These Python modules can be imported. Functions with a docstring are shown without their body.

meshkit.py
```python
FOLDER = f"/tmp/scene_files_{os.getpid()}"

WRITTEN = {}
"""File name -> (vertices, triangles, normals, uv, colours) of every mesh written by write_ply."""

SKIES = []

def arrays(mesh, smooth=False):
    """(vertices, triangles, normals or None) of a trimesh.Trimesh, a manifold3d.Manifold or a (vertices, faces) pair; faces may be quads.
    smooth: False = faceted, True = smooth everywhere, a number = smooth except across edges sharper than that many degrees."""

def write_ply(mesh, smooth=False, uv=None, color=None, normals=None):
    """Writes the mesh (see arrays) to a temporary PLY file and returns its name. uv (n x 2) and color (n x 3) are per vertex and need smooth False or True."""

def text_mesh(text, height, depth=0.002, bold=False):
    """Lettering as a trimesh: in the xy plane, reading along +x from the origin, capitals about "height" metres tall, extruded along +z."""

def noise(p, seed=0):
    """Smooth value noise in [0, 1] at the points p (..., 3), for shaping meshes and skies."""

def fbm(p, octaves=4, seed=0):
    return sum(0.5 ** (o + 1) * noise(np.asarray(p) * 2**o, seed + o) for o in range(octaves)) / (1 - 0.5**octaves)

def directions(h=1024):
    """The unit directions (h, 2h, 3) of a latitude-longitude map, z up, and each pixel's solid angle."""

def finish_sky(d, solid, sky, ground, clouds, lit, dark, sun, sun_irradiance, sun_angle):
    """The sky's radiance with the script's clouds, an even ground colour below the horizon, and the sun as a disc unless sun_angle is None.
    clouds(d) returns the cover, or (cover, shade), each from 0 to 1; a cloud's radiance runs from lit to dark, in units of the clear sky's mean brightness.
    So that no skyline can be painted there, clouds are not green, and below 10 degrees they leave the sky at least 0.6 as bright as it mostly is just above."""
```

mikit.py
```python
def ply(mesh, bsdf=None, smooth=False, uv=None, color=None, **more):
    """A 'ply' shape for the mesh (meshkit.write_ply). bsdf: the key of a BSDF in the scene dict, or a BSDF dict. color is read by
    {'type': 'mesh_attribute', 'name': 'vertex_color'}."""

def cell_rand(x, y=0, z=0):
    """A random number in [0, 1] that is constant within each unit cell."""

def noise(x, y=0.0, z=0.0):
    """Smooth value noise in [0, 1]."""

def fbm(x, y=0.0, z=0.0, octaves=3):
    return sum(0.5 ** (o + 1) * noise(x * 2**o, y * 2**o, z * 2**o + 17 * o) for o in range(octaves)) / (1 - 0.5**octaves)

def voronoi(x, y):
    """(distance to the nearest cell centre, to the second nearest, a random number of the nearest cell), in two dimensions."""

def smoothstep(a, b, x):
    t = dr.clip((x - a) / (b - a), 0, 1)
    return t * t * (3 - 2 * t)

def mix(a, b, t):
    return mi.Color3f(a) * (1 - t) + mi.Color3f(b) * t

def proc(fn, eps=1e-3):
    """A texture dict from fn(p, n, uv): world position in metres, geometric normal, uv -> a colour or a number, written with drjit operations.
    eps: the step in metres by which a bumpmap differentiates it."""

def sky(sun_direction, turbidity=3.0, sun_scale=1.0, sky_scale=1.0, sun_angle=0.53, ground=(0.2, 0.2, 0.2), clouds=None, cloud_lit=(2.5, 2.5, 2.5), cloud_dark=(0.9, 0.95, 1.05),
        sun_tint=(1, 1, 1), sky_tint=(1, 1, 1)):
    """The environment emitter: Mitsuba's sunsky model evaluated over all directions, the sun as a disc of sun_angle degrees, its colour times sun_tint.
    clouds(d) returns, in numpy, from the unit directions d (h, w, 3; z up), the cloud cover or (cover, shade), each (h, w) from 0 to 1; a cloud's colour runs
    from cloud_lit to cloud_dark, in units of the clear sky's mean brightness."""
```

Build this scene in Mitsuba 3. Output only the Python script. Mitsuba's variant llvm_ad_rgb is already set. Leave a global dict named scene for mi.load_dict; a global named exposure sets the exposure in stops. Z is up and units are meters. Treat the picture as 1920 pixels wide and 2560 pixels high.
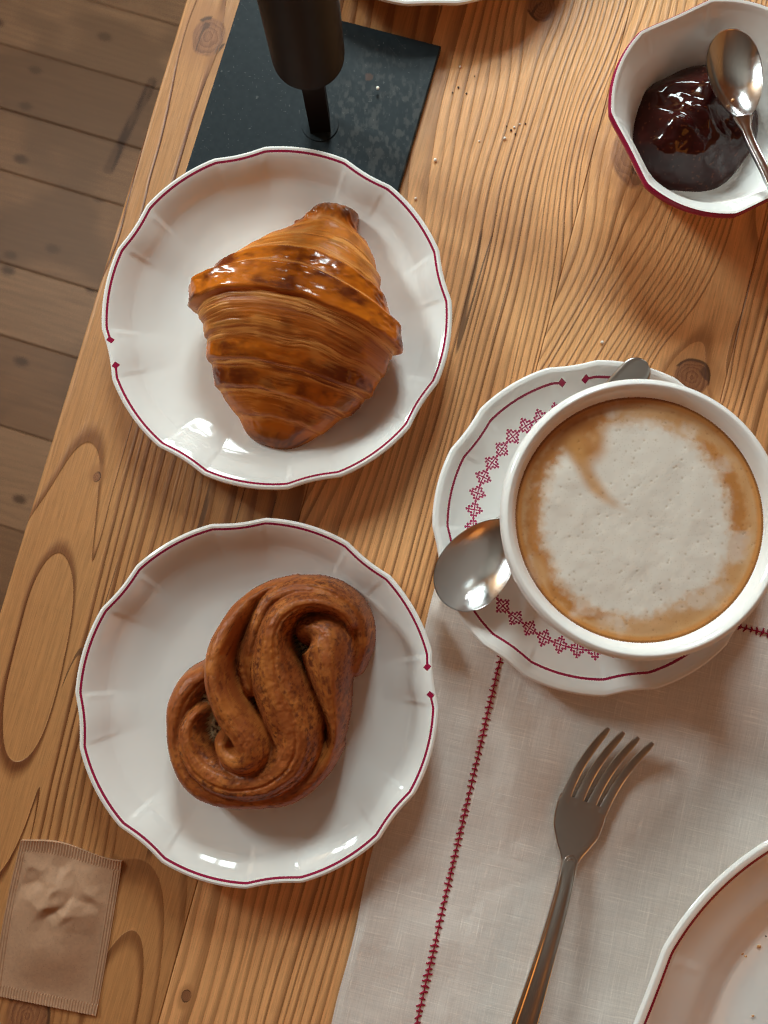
import math, random
import numpy as np, trimesh, drjit as dr, mitsuba as mi, mikit, meshkit
from mikit import proc, noise, fbm, voronoi, cell_rand, smoothstep, mix
from scipy.interpolate import CubicSpline, PchipInterpolator
from scipy.spatial import cKDTree

T = mi.ScalarTransform4f
random.seed(7)
RNG = np.random.default_rng(7)
scene, labels = {'type': 'scene'}, {}

# ------------------------------------------------------------------ camera, light, exposure
exposure = -0.78
CAM_H = 0.42
scene['camera'] = {'type': 'thinlens', 'fov': 53.07, 'fov_axis': 'x', 'near_clip': 0.01, 'far_clip': 60.0,
                   'aperture_radius': 0.0013, 'focus_distance': 0.395,
                   'to_world': T().look_at(origin=[0, 0, CAM_H], target=[-30 / 1661 * CAM_H, 129 / 1661 * CAM_H, 0], up=[0, 1, 0])}
WALL_X, WALL_Y = -1.25, 1.22
# the wall a window is in, centre along it, width, sill and head above the table top, radiance
WIN = [('x', 1.00, 0.40, 0.66, 1.14, 118.0), ('y', 0.02, 0.38, 0.50, 0.98, 84.0)]
WINDOW_TINT = (0.84, 1.0, 1.0)
for i, (wall, c, wd, z0, z1, rad) in enumerate(WIN):
    k = 'window' + ('' if i == 0 else f'_{i:03d}')
    for n, (a, b) in enumerate([(0, 0), (0, 1), (1, 0), (1, 1)]):
        cc, cz = c + (a - 0.5) * wd / 2, (z0 + z1) / 2 + (b - 0.5) * (z1 - z0) / 2
        m = T().translate([cc, WALL_Y - 0.004, cz]).rotate([1, 0, 0], 90) if wall == 'y' else T().translate([WALL_X + 0.004, cc, cz]).rotate([0, 0, 1], 90).rotate([1, 0, 0], 90)
        scene[k + '__pane' + ('' if n == 0 else f'_{n:03d}')] = {
            'type': 'rectangle', 'to_world': m.scale([wd / 4 - 0.022, (z1 - z0) / 4 - 0.022, 1]),
            'emitter': {'type': 'area', 'radiance': {'type': 'rgb', 'value': [rad * t for t in WINDOW_TINT]}}}
PENDANT = (1.05, -1.15, 0.98, 0.30)
PENDANT_RADIANCE = (2.9, 0.95, 0.18)
scene['pendant_lamp__shade'] = {'type': 'sphere', 'center': list(PENDANT[:3]), 'radius': PENDANT[3], 'emitter': {'type': 'area', 'radiance': {'type': 'rgb', 'value': list(PENDANT_RADIANCE)}}}

# ------------------------------------------------------------------ helpers
def numbered(key):
    if key not in scene and not any(k.startswith(key + '__') for k in scene) and key not in labels:
        return key
    n = 1
    while f'{key}_{n:03d}' in scene or f'{key}_{n:03d}' in labels or any(k.startswith(f'{key}_{n:03d}__') for k in scene):
        n += 1
    return f'{key}_{n:03d}'

def lab(key, label=None, cat=None, group=None, kind=None):
    d = {}
    for a, b in (('label', label), ('category', cat), ('group', group), ('kind', kind)):
        if b: d[a] = b
    labels[key] = d
    return key

def mm(mesh):
    if isinstance(mesh, trimesh.Trimesh):
        return mesh.vertices * 1e-3, mesh.faces
    return np.asarray(mesh[0], float) * 1e-3, np.asarray(mesh[1])

def put(key, mesh, bsdf, smooth=True, **kw):
    """One scene entry from a mesh in millimetres."""
    key = numbered(key)
    scene[key] = mikit.ply(mm(mesh), bsdf, smooth=smooth, **kw)
    return key

def grid_faces(n, m, wrap=False):
    i, j = np.meshgrid(np.arange(n - 1), np.arange(m if wrap else m - 1), indexing='ij')
    a, b = i * m + j, i * m + (j + 1) % m
    return np.stack([a, b, b + m, a + m], -1).reshape(-1, 4)

def tris(q):
    q = np.asarray(q)
    return np.vstack([q[:, [0, 1, 2]], q[:, [0, 2, 3]]]) if q.shape[1] == 4 else q

def loft(rings, cap=True):
    """Closed tube through rings (n, m, 3)."""
    r = np.asarray(rings, float); n, m = r.shape[:2]
    v, f = r.reshape(-1, 3), tris(grid_faces(n, m, True))
    if cap:
        c0, c1 = len(v), len(v) + 1
        v = np.vstack([v, r[0].mean(0), r[-1].mean(0)])
        j = np.arange(m); k = (j + 1) % m
        f = np.vstack([f, np.stack([k, j, j * 0 + c0], 1), np.stack([(n - 1) * m + j, (n - 1) * m + k, j * 0 + c1], 1)])
    t = trimesh.Trimesh(v, f, process=False)
    return t

def box(cx, cy, cz, sx, sy, sz, rot=0.0, ch=0.0):
    """A box in mm, turned about z by rot degrees, its upper edges chamfered by ch."""
    x, y, z = sx / 2, sy / 2, sz / 2
    if ch:
        lo = [(-x, -y, -z), (x, -y, -z), (x, y, -z), (-x, y, -z)]
        mid = [(a, b, z - ch) for a, b, _ in lo]
        hi = [(a - math.copysign(ch, a), b - math.copysign(ch, b), z) for a, b, _ in lo]
        v = np.array(lo + mid + hi); q = [[3, 2, 1, 0], [8, 9, 10, 11]]
        for l in (0, 4):
            q += [[l + i, l + (i + 1) % 4, l + 4 + (i + 1) % 4, l + 4 + i] for i in range(4)]
        f = tris(np.array(q))
    else:
        b = trimesh.creation.box((sx, sy, sz)); v, f = b.vertices, b.faces
    c, s = math.cos(math.radians(rot)), math.sin(math.radians(rot))
    v = np.asarray(v) @ np.array([[c, s, 0], [-s, c, 0], [0, 0, 1]]) + [cx, cy, cz]
    return trimesh.Trimesh(v, f, process=False)

def blob(r, seed, squash=(1, 1, 1), rough=0.35):
    s = trimesh.creation.icosphere(subdivisions=1, radius=1.0)
    v = s.vertices * (1 + rough * (meshkit.noise(s.vertices * 1.7 + seed * 7.3, seed) - 0.5))[:, None] * np.array(squash) * r
    return trimesh.Trimesh(v, s.faces, process=False)

def rgb(*c): return {'type': 'rgb', 'value': list(c)}
def sstep(a, b, x):
    t = np.clip((x - a) / (b - a), 0, 1); return t * t * (3 - 2 * t)
def two(b): return {'type': 'twosided', 'bsdf': b}

# ------------------------------------------------------------------ wood of the table
EU, EV = (0.965, -0.261), (0.261, 0.965)          # across and along the boards
JOINTS = [-205.3, -60.0, 45.0, 147.0, 268.0, 395.0, 520.0, 640.0]
KNOTS = [(-185.8, 268.9, 10.5, 15, 30), (-174.5, 6.8, 3.2, 5, 9), (-4.7, 335.6, 8.0, 20, 40), (70.0, 264.0, 17.0, 36, 60), (128.5, 145.0, 9.5, 17, 24),
         (-127.6, -276.0, 12.0, 16, 26), (-50.0, -243.0, 2.8, 4, 8), (220.0, 20.0, 9.0, 14, 26)]

def board_uv(p):
    x, y = p.x * 1000, p.y * 1000
    return x * EU[0] + y * EU[1], x * EV[0] + y * EV[1]

def gauss(u, v, u0, v0, su, sv):
    return dr.exp(-dr.square((u - u0) / su) - dr.square((v - v0) / sv))

def rings(p):
    """Ring count across the board face, knot nearness."""
    u, v = board_uv(p)
    w1 = noise(u * 0.02, v * 0.008, 3.0) - 0.5
    w2 = noise(u * 0.06, v * 0.022, 9.0) - 0.5
    w3 = noise(u * 0.22, v * 0.05, 5.0) - 0.5
    w4 = fbm(u * 0.07, v * 0.07, 2.0, octaves=2) - 0.5
    uu, near = mi.Float(u), mi.Float(9.0)
    for (ku, kv, kr, su, sv) in KNOTS:              # the grain flows round each knot
        g = gauss(u, v, ku, kv, su, sv)
        uu = uu - (u - ku) * 0.80 * g
        near = dr.minimum(near, (dr.sqrt(dr.square(u - ku) + dr.square((v - kv) * 0.8)) + 4.0 * w4) / kr)
    uu = uu + w1 * 6 + w2 * 2.2 + w3 * 0.35
    # first board: nested arches on the left, close straight lines to their right, one more arch at the lower right
    c = -184 + 10 * smoothstep(10, -110, v)
    du = u + w2 * 4 - c
    right = dr.square(dr.maximum(du, 0.0) / 16)
    e = dr.square(du / (17.5 - 5.5 * smoothstep(-70, 10, v))) + right * right * right + dr.square((v + 93 + w1 * 12) / 62)
    ub = -164 - 0.045 * v
    t = dr.maximum(uu - ub, 0.0)
    t = dr.sqrt(t * t + 6.0) - 2.45
    t1 = dr.minimum(t, 46.0)
    f1 = 0.67 + 2.12 * dr.exp(-e / 2.2) + t1 / 4.3 + (t - t1) * (1 / 10.5 - (1 / 10.5 - 1 / 42) * smoothstep(-80, -165, v))
    f1 = f1 + smoothstep(70, 150, v) * ((uu + 209) / 13 - 0.9) * smoothstep(-150, -170, u)
    f1 = f1 - 2.6 * gauss(u, v, -83, -272, 19, 74)
    # second board
    t2 = uu + 60
    f2 = 40.3 + t2 / 9.2 + dr.square(t2) * 0.00086 - 3.4 * gauss(u, v, -62, 112, 46, 92) - 1.6 * smoothstep(-90, -230, v) * t2 / 105 * 0.0
    # third board: lines lean away below the large knot and close over the small one
    q = (v - 205) / 30
    vs = 205 + 30 * 0.5 * (q - dr.sqrt(q * q + 0.6))
    lean = 0.31 * (vs - 135) * smoothstep(-10, 90, v)
    uf = uu - lean
    f3 = 90.4 + uf / 4.4 + 1.9 * smoothstep(80, 122, uf) - (uf - 100) * smoothstep(88, 122, uf) * 0.105
    f3 = f3 - 5.4 * gauss(u, v, 153, 158, 15, 62)
    # fourth board and the others
    f4 = 140.6 + (uu - 147) / 6.5 - dr.square((uu - 205) / 60) * 1.5 + 2.0 * gauss(u, v, 215, -70, 30, 150)
    f = dr.select(u < JOINTS[1], f1, dr.select(u < JOINTS[2], f2, dr.select(u < JOINTS[3], f3, f4)))
    f = f + 0.6 * (noise(f * 0.9, 4.0, 2.0) - 0.5) + 1.3 * (noise(f * 0.28, v * 0.002, 7.0) - 0.5)
    wide = dr.select(u < JOINTS[1], 0.36 + 0.64 * smoothstep(0, 6, t) * (1 - 0.55 * smoothstep(44, 54, t) * smoothstep(-80, -165, v)), 1.0)
    return u, v, f, near, wide

def wood_line(f, u, v, wide):
    fr = f - dr.floor(f)
    width = 0.30 + 0.16 * cell_rand(dr.floor(f), 11.0)
    late = smoothstep(1 - width * 1.5 * wide, 1 - 0.14 * wide, fr) * (1 - smoothstep(1 - 0.04 * wide, 1.0, fr))
    return late * dr.select(f < 4.0, 1.15, 0.62 + 0.45 * cell_rand(dr.floor(f), 5.0)) * (0.72 + 0.5 * noise(u * 0.03, v * 0.01, 61.0))

def wood_color(p, n, uv):
    u, v, f, near, wide = rings(p)
    late = wood_line(f, u, v, wide)
    fib = fbm(u * 2.2, v * 0.055, p.z * 800, octaves=3)
    pore = smoothstep(0.70, 0.86, noise(u * 4.0, v * 0.16, 1.0))
    tone = fbm(u * 0.03, v * 0.012, 8.0, octaves=2)
    bd = dr.select(u < JOINTS[1], 0.40, dr.select(u < JOINTS[2], 0.62, dr.select(u < JOINTS[3], 0.22, 0.5)))
    early = mix(mix((0.53, 0.295, 0.135), (0.60, 0.35, 0.165), tone), (0.55, 0.28, 0.12), bd * 0.5)
    early = early * dr.select(u < JOINTS[1], mi.Color3f(0.82, 0.69, 0.56), mi.Color3f(1.30, 1.20, 1.10))
    c = early * (0.80 + 0.40 * fib) * (1 - 0.10 * pore)
    c = mix(c, mi.Color3f(0.20, 0.074, 0.025) * (0.75 + 0.5 * fib), late * dr.select((u > JOINTS[1]) & (u < JOINTS[3]), 0.74, 0.95))
    # knots: faint rings, check cracks and a broken dark bark line
    kr = near * 4.2 + 1.5 * fbm(u * 0.18, v * 0.18, 2.0)
    kf = kr - dr.floor(kr)
    knot = mix((0.29, 0.125, 0.055), (0.19, 0.076, 0.035), smoothstep(0.2, 0.95, kf) * 0.7 + 0.3 * fbm(u * 0.6, v * 0.6, 7.0)) * (0.75 + 0.5 * fib)
    crack = smoothstep(0.86, 0.93, 1 - dr.abs(2 * noise(u * 0.17, v * 0.05, 14.0) - 1)) * smoothstep(0.5, 0.6, noise(u * 0.1, v * 0.1, 15.0))
    knot = mix(knot, (0.07, 0.03, 0.018), crack * 0.7)
    halo = fbm(u * 0.12, v * 0.08, 6.0)
    c = mix(c, mi.Color3f(0.36, 0.155, 0.058), (1 - smoothstep(1.0, 2.3, near + 1.2 * (halo - 0.5))) * 0.6)
    c = mix(c, knot, 1 - smoothstep(0.84, 1.0, near))
    edge = smoothstep(0.82, 0.93, near) * (1 - smoothstep(0.98, 1.08, near)) * smoothstep(0.46, 0.6, noise(u * 0.11, v * 0.11, 5.0))
    c = mix(c, (0.035, 0.016, 0.010), edge * 0.8)
    check = smoothstep(0.965, 0.985, 1 - dr.abs(2 * noise(u * 0.09, v * 0.006, 41.0) - 1)) * smoothstep(0.72, 0.80, noise(u * 0.02, v * 0.012, 43.0))
    c = mix(c, (0.09, 0.04, 0.02), check * 0.8)
    return c

def wood_height(p, n, uv):
    u, v, f, near, wide = rings(p)
    late = wood_line(f, u, v, wide)
    fib = fbm(u * 2.6, v * 0.06, 3.0, octaves=2)
    return (late * 0.00024 + fib * 0.00016 + 0.00012 * noise(u * 0.35, v * 0.12, 4.0)) * 1.0

scene['table_wood'] = {'type': 'bumpmap', 'scale': 1.0, 'arbitrary': proc(wood_height, eps=2.5e-4),
                       'bsdf': {'type': 'principled', 'base_color': proc(wood_color), 'roughness': 0.46, 'specular': 0.42}}

# ------------------------------------------------------------------ other materials
def plank_color(p, n, uv):
    a, b = p.x * 955 - p.y * 297, p.x * 297 + p.y * 955
    row = uv.x
    w = noise(a * 0.004, b * 0.02, row * 50) - 0.5
    f = b * 0.10 + w * 3.4 + row * 31
    fr = f - dr.floor(f)
    fib = fbm(a * 0.02, b * 0.7, row * 9, octaves=3)
    c = mix((0.26, 0.142, 0.074), (0.40, 0.24, 0.135), cell_rand(dr.floor(row * 1000), 2.0)) * (0.72 + 0.56 * fib)
    c = mix(c, (0.22, 0.135, 0.078), smoothstep(0.6, 0.95, fr) * 0.35)
    d, d2, k = voronoi(a * 0.0085 + row * 17, b * 0.014)
    c = mix(c, (0.10, 0.055, 0.03), (1 - smoothstep(0.05, 0.10 + 0.05 * k, d)) * 0.85 * smoothstep(0.35, 0.4, k))
    stain = smoothstep(0.50, 0.66, fbm(a * 0.006, b * 0.009, 4.0, octaves=3))
    c = mix(c, (0.17, 0.10, 0.058), stain * 0.55)
    q = dr.clip(((p.x + 0.390) * -0.065 + (p.y - 0.778) * -0.145) / 0.02525, 0, 1)
    d = dr.sqrt(dr.square(p.x + 0.390 + 0.065 * q) + dr.square(p.y - 0.778 + 0.145 * q)) * 1000 + 9 * (noise(a * 0.05, b * 0.02, 3.0) - 0.5)
    c = mix(c, (0.085, 0.045, 0.028), (1 - smoothstep(5, 11, d)) * (0.55 + 0.45 * smoothstep(0.4, 0.6, noise(a * 0.2, b * 0.03, 6.0))))
    return c
scene['floor_wood'] = {'type': 'principled', 'base_color': proc(plank_color), 'roughness': 0.5, 'specular': 0.35}

RED = (0.30, 0.012, 0.052)
PORC = (0.80, 0.785, 0.755)
def porcelain(color): return {'type': 'principled', 'base_color': color, 'roughness': 0.07, 'specular': 0.32}

def ring_print(R, line, half, gap, gap_at, dia):
    def fn(p, n, uv):
        r, a = uv.y * R, uv.x * 2 * math.pi
        d = a - gap_at
        d = d - dr.round(d / (2 * math.pi)) * 2 * math.pi
        s = dr.abs(d) * R * line
        on = (1 - smoothstep(half - 0.12, half + 0.12, dr.abs(r - line * R))) * dr.select(s > gap, 1.0, 0.0)
        on = dr.maximum(on, dr.select(dr.abs(s - gap) + dr.abs(r - line * R) < dia, 1.0, 0.0))
        return mix(mi.Color3f(PORC), mi.Color3f(RED), on)
    return fn

def saucer_print(R, line, half, gap, gap_at, dia, orn, count):
    base = ring_print(R, line, half, gap, gap_at, dia)
    def fn(p, n, uv):
        c = base(p, n, uv)
        r = uv.y * R
        t = uv.x * count
        t = (t - dr.floor(t)) * 2 - 1
        hs = math.pi * R * orn / count                       # half a motif in mm
        y = (r - R * orn) / hs
        ax, ay = dr.abs(t), dr.abs(y)
        lo, hi = dr.minimum(ax, ay), dr.maximum(ax, ay)
        q = (lo < 0.075) & (hi < 0.95)                       # arms of the cross
        q |= (dr.abs(hi - 0.66) < 0.075) & (lo < 0.26)        # bars
        def dot(a, b, rad): return dr.square(hi - a) + dr.square(lo - b) < rad * rad
        q |= dot(0.66, 0.28, 0.145) | dot(0.95, 0.0, 0.145) | dot(0.35, 0.35, 0.15)
        on = dr.select(q & (ay < 1.05), 1.0, 0.0)
        return mix(c, mi.Color3f(0.40, 0.026, 0.10), on)
    return fn

def metal_bump(p, n, uv):
    return 0.000012 * fbm(p.x * 2600, p.y * 2600, p.z * 2600, octaves=2)
scene['steel'] = {'type': 'bumpmap', 'scale': 1.0, 'arbitrary': proc(metal_bump, eps=1.5e-4), 'bsdf': two({'type': 'principled', 'base_color': rgb(0.64, 0.66, 0.66), 'metallic': 1.0, 'roughness': proc(lambda p, n, uv: 0.10 + 0.14 * fbm(p.x * 500, p.y * 500, p.z * 500, octaves=3)), 'specular': 0.5})}

def iron_color(p, n, uv):
    a = fbm(p.x * 420, p.y * 420, p.z * 420, octaves=4)
    wear = (1 - smoothstep(0.020, 0.048, dr.sqrt(dr.square(p.x + 0.006) + dr.square((p.y - 0.247) * 0.8)) + 0.022 * (fbm(p.x * 60, p.y * 60, 1.0) - 0.5))) * smoothstep(0.45, 0.75, fbm(p.x * 520, p.y * 300, 2.0, octaves=3))
    c = mix((0.008, 0.015, 0.020), (0.018, 0.027, 0.032), a)
    c = mix(c, (0.070, 0.072, 0.070), wear * 0.6)
    d = dr.sqrt(dr.square(p.x + 0.016) + dr.square(p.y - 0.280)) * 1000 + 1.6 * fbm(p.x * 900, p.y * 900, 4.0)
    c = mix(c, (0.085, 0.042, 0.028), (1 - smoothstep(2.6, 3.6, d)) * 0.7)
    speck = smoothstep(0.93, 0.97, noise(p.x * 900, p.y * 900, 9.0))
    scratch = smoothstep(0.955, 0.985, 1 - dr.abs(2 * noise(p.x * 260 + p.y * 190, p.y * 9 - p.x * 7, 3.0) - 1)) * smoothstep(0.70, 0.8, noise(p.x * 40, p.y * 40, 12.0))
    return mix(c, (0.20, 0.20, 0.19), dr.maximum(speck * 0.35, scratch * 0.3))
scene['dark_iron'] = {'type': 'bumpmap', 'scale': 1.0, 'arbitrary': proc(lambda p, n, uv: 0.00004 * fbm(p.x * 700, p.y * 700, p.z * 700, octaves=2), eps=4e-4),
                      'bsdf': {'type': 'principled', 'base_color': proc(iron_color), 'roughness': 0.5, 'specular': 0.16}}
scene['lamp_black'] = {'type': 'principled', 'base_color': rgb(0.009, 0.006, 0.005), 'roughness': 0.5, 'specular': 0.18}

def linen_color(p, n, uv):
    u, v = p.x * 972 - p.y * 235, p.x * 235 + p.y * 972
    a = noise(u * 4.2, v * 0.10, 1.0); b = noise(u * 0.10, v * 4.2, 2.0)
    slub = smoothstep(0.82, 0.93, noise(u * 2.6, v * 0.07, 4.0)) + smoothstep(0.80, 0.92, noise(u * 0.06, v * 2.6, 5.0))
    return mi.Color3f(0.67, 0.615, 0.57) * (0.87 + 0.13 * a + 0.13 * b) + mi.Color3f(0.09, 0.085, 0.075) * slub
def linen_height(p, n, uv):
    u, v = p.x * 972 - p.y * 235, p.x * 235 + p.y * 972
    w = dr.sin(u * 9.0) * 0.5 + dr.sin(v * 9.0) * 0.5
    slub = noise(u * 1.8, v * 0.04, 4.0) + noise(u * 0.04, v * 1.8, 5.0)
    return 0.00003 * w + 0.00008 * slub + 0.0003 * fbm(u * 0.15, v * 0.15, 2.0, octaves=2)
scene['linen'] = {'type': 'bumpmap', 'scale': 1.0, 'arbitrary': proc(linen_height, eps=2.5e-4),
                  'bsdf': two({'type': 'principled', 'base_color': proc(linen_color), 'roughness': 0.6, 'specular': 0.35, 'sheen': 0.3})}
scene['red_thread'] = two({'type': 'principled', 'base_color': rgb(0.30, 0.008, 0.035), 'roughness': 0.65, 'specular': 0.3})

def kraft(p, n, uv):
    a = fbm(p.x * 900, p.y * 900, 1.0, octaves=3); b = fbm(p.x * 90, p.y * 90, 3.0, octaves=3)
    fleck = smoothstep(0.90, 0.95, noise(p.x * 2600, p.y * 1700, 2.0))
    return mix(mi.Color3f(0.40, 0.235, 0.145) * (0.8 + 0.2 * a + 0.2 * b), (0.20, 0.11, 0.065), fleck * 0.45)
scene['kraft_paper'] = {'type': 'bumpmap', 'scale': 1.0, 'arbitrary': proc(lambda p, n, uv: 0.00005 * fbm(p.x * 700, p.y * 700, 0.5, octaves=3), eps=3e-4),
                        'bsdf': two({'type': 'principled', 'base_color': proc(kraft), 'roughness': 0.5, 'specular': 0.3, 'sheen': 0.2})}
scene['pastry'] = {'type': 'principled', 'base_color': {'type': 'mesh_attribute', 'name': 'vertex_color'}, 'roughness': proc(lambda p, n, uv: uv.x), 'specular': 0.42}
scene['bun_crust'] = {'type': 'bumpmap', 'scale': 1.0, 'arbitrary': proc(lambda p, n, uv: 0.00028 * fbm(p.x * 760, p.y * 620, p.z * 620, octaves=3), eps=3e-4),
                      'bsdf': {'type': 'principled', 'base_color': {'type': 'mesh_attribute', 'name': 'vertex_color'}, 'roughness': 0.43, 'specular': 0.27}}
def jam_color(p, n, uv):
    a = fbm(p.x * 160, p.y * 160, p.z * 160, octaves=3)
    s = smoothstep(0.78, 0.86, noise(p.x * 700, p.y * 700, p.z * 700))
    return mix(mix((0.012, 0.002, 0.002), (0.046, 0.006, 0.005), a), (0.14, 0.035, 0.012), s * 0.5)
scene['jam_gel'] = {'type': 'bumpmap', 'scale': 1.0, 'arbitrary': proc(lambda p, n, uv: 0.0007 * fbm(p.x * 220, p.y * 220, p.z * 220, octaves=2), eps=4e-4),
                    'bsdf': {'type': 'principled', 'base_color': proc(jam_color), 'roughness': 0.10, 'specular': 0.36}}
scene['salt'] = {'type': 'principled', 'base_color': rgb(0.78, 0.74, 0.68), 'roughness': 0.25}
scene['crust_crumb'] = {'type': 'principled', 'base_color': rgb(0.50, 0.24, 0.09), 'roughness': 0.5}
scene['burnt_crumb'] = {'type': 'principled', 'base_color': rgb(0.05, 0.025, 0.015), 'roughness': 0.6}
scene['white_porcelain'] = porcelain(rgb(*PORC))
scene['wall_wood'] = {'type': 'principled', 'base_color': proc(lambda p, n, uv: mix((0.50, 0.235, 0.085), (0.41, 0.18, 0.06), fbm(p.x * 9 + p.y * 9, p.z * 1.2, 1.0, octaves=3))), 'roughness': 0.6}
scene['ceiling_wood'] = {'type': 'principled', 'base_color': rgb(0.25, 0.215, 0.185), 'roughness': 0.7}
scene['frame_wood'] = {'type': 'principled', 'base_color': rgb(0.33, 0.18, 0.09), 'roughness': 0.5}

# ------------------------------------------------------------------ floor, walls, ceiling
FLOOR = -740.0
FE = (0.955, -0.297)
lab('floor', 'worn brown wooden floor of wide planks far below the table', kind='structure')
edges = [-1500, -1330, -1120, -960, -760, -560, -410, -248, -85, 40, 185, 320, 430, 572, 668, 770, 880, 992, 1105, 1290, 1420]
edges = [-1905, -1700] + edges + [1600, 1760]
off = 689 * 0.955 + -631 * 0.297        # the plank edge seen at the left of the picture
edges = [e - 668 + off + 45 for e in edges]
for i in range(len(edges) - 1):
    wd = edges[i + 1] - edges[i]; c = (edges[i] + edges[i + 1]) / 2
    b = box(-FE[1] * c - 100 * FE[0], FE[0] * c - 100 * FE[1], FLOOR - 15 + RNG.uniform(-0.8, 0.8), 4600, wd - 1.3, 30, rot=math.degrees(math.atan2(FE[1], FE[0])), ch=1.2)
    v, f = mm(b)
    fl = trimesh.Trimesh(v, f, process=False); fl.unmerge_vertices()
    key = numbered('floor__plank')
    scene[key] = mikit.ply(fl, 'floor_wood', uv=np.tile([[(i * 0.377) % 1.0, 0.0]], (len(fl.vertices), 1)))
put('floor__subfloor', box(-100, -250, FLOOR - 45, 4700, 4300, 20), 'frame_wood', smooth=False)

X0, X1, Y0, Y1, ZC = WALL_X * 1000, 1650.0, -1750.0, WALL_Y * 1000, 1700.0
def wbox(wall, c, z, w, h, depth, off):
    """A box let into or standing on a window wall: centre c along it, centre height z, depth through it, off from its inner face."""
    return box(c, Y1 + off, z, w, depth, h) if wall == 'y' else box(X0 - off, c, z, depth, w, h)
def window_wall(wall, lo, hi):
    parts, at = [], lo
    for (wl, c, wd, z0, z1, _) in WIN:
        if wl == wall:
            a, b = (c - wd / 2) * 1000, (c + wd / 2) * 1000
            parts += [wbox(wall, (at + a) / 2, (FLOOR + ZC) / 2, a - at, ZC - FLOOR, 120, 60), wbox(wall, (a + b) / 2, (FLOOR + z0 * 1000) / 2, b - a, z0 * 1000 - FLOOR, 120, 60),
                      wbox(wall, (a + b) / 2, (ZC + z1 * 1000) / 2, b - a, ZC - z1 * 1000, 120, 60)]
            at = b
    return trimesh.util.concatenate(parts + [wbox(wall, (at + hi) / 2, (FLOOR + ZC) / 2, hi - at, ZC - FLOOR, 120, 60)])
put('wall', window_wall('y', X0 - 120, X1 + 120), 'wall_wood', smooth=False); lab('wall', 'wood clad wall with a window beyond the far end of the table', kind='structure')
put('wall', window_wall('x', Y0, Y1), 'wall_wood', smooth=False); lab('wall_001', 'wood clad wall with a window left of the table', kind='structure')
put('wall', box(X1 + 60, (Y0 + Y1) / 2, (FLOOR + ZC) / 2, 120, Y1 - Y0, ZC - FLOOR), 'wall_wood', smooth=False); lab('wall_002', 'wood clad wall right of the table', kind='structure')
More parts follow.
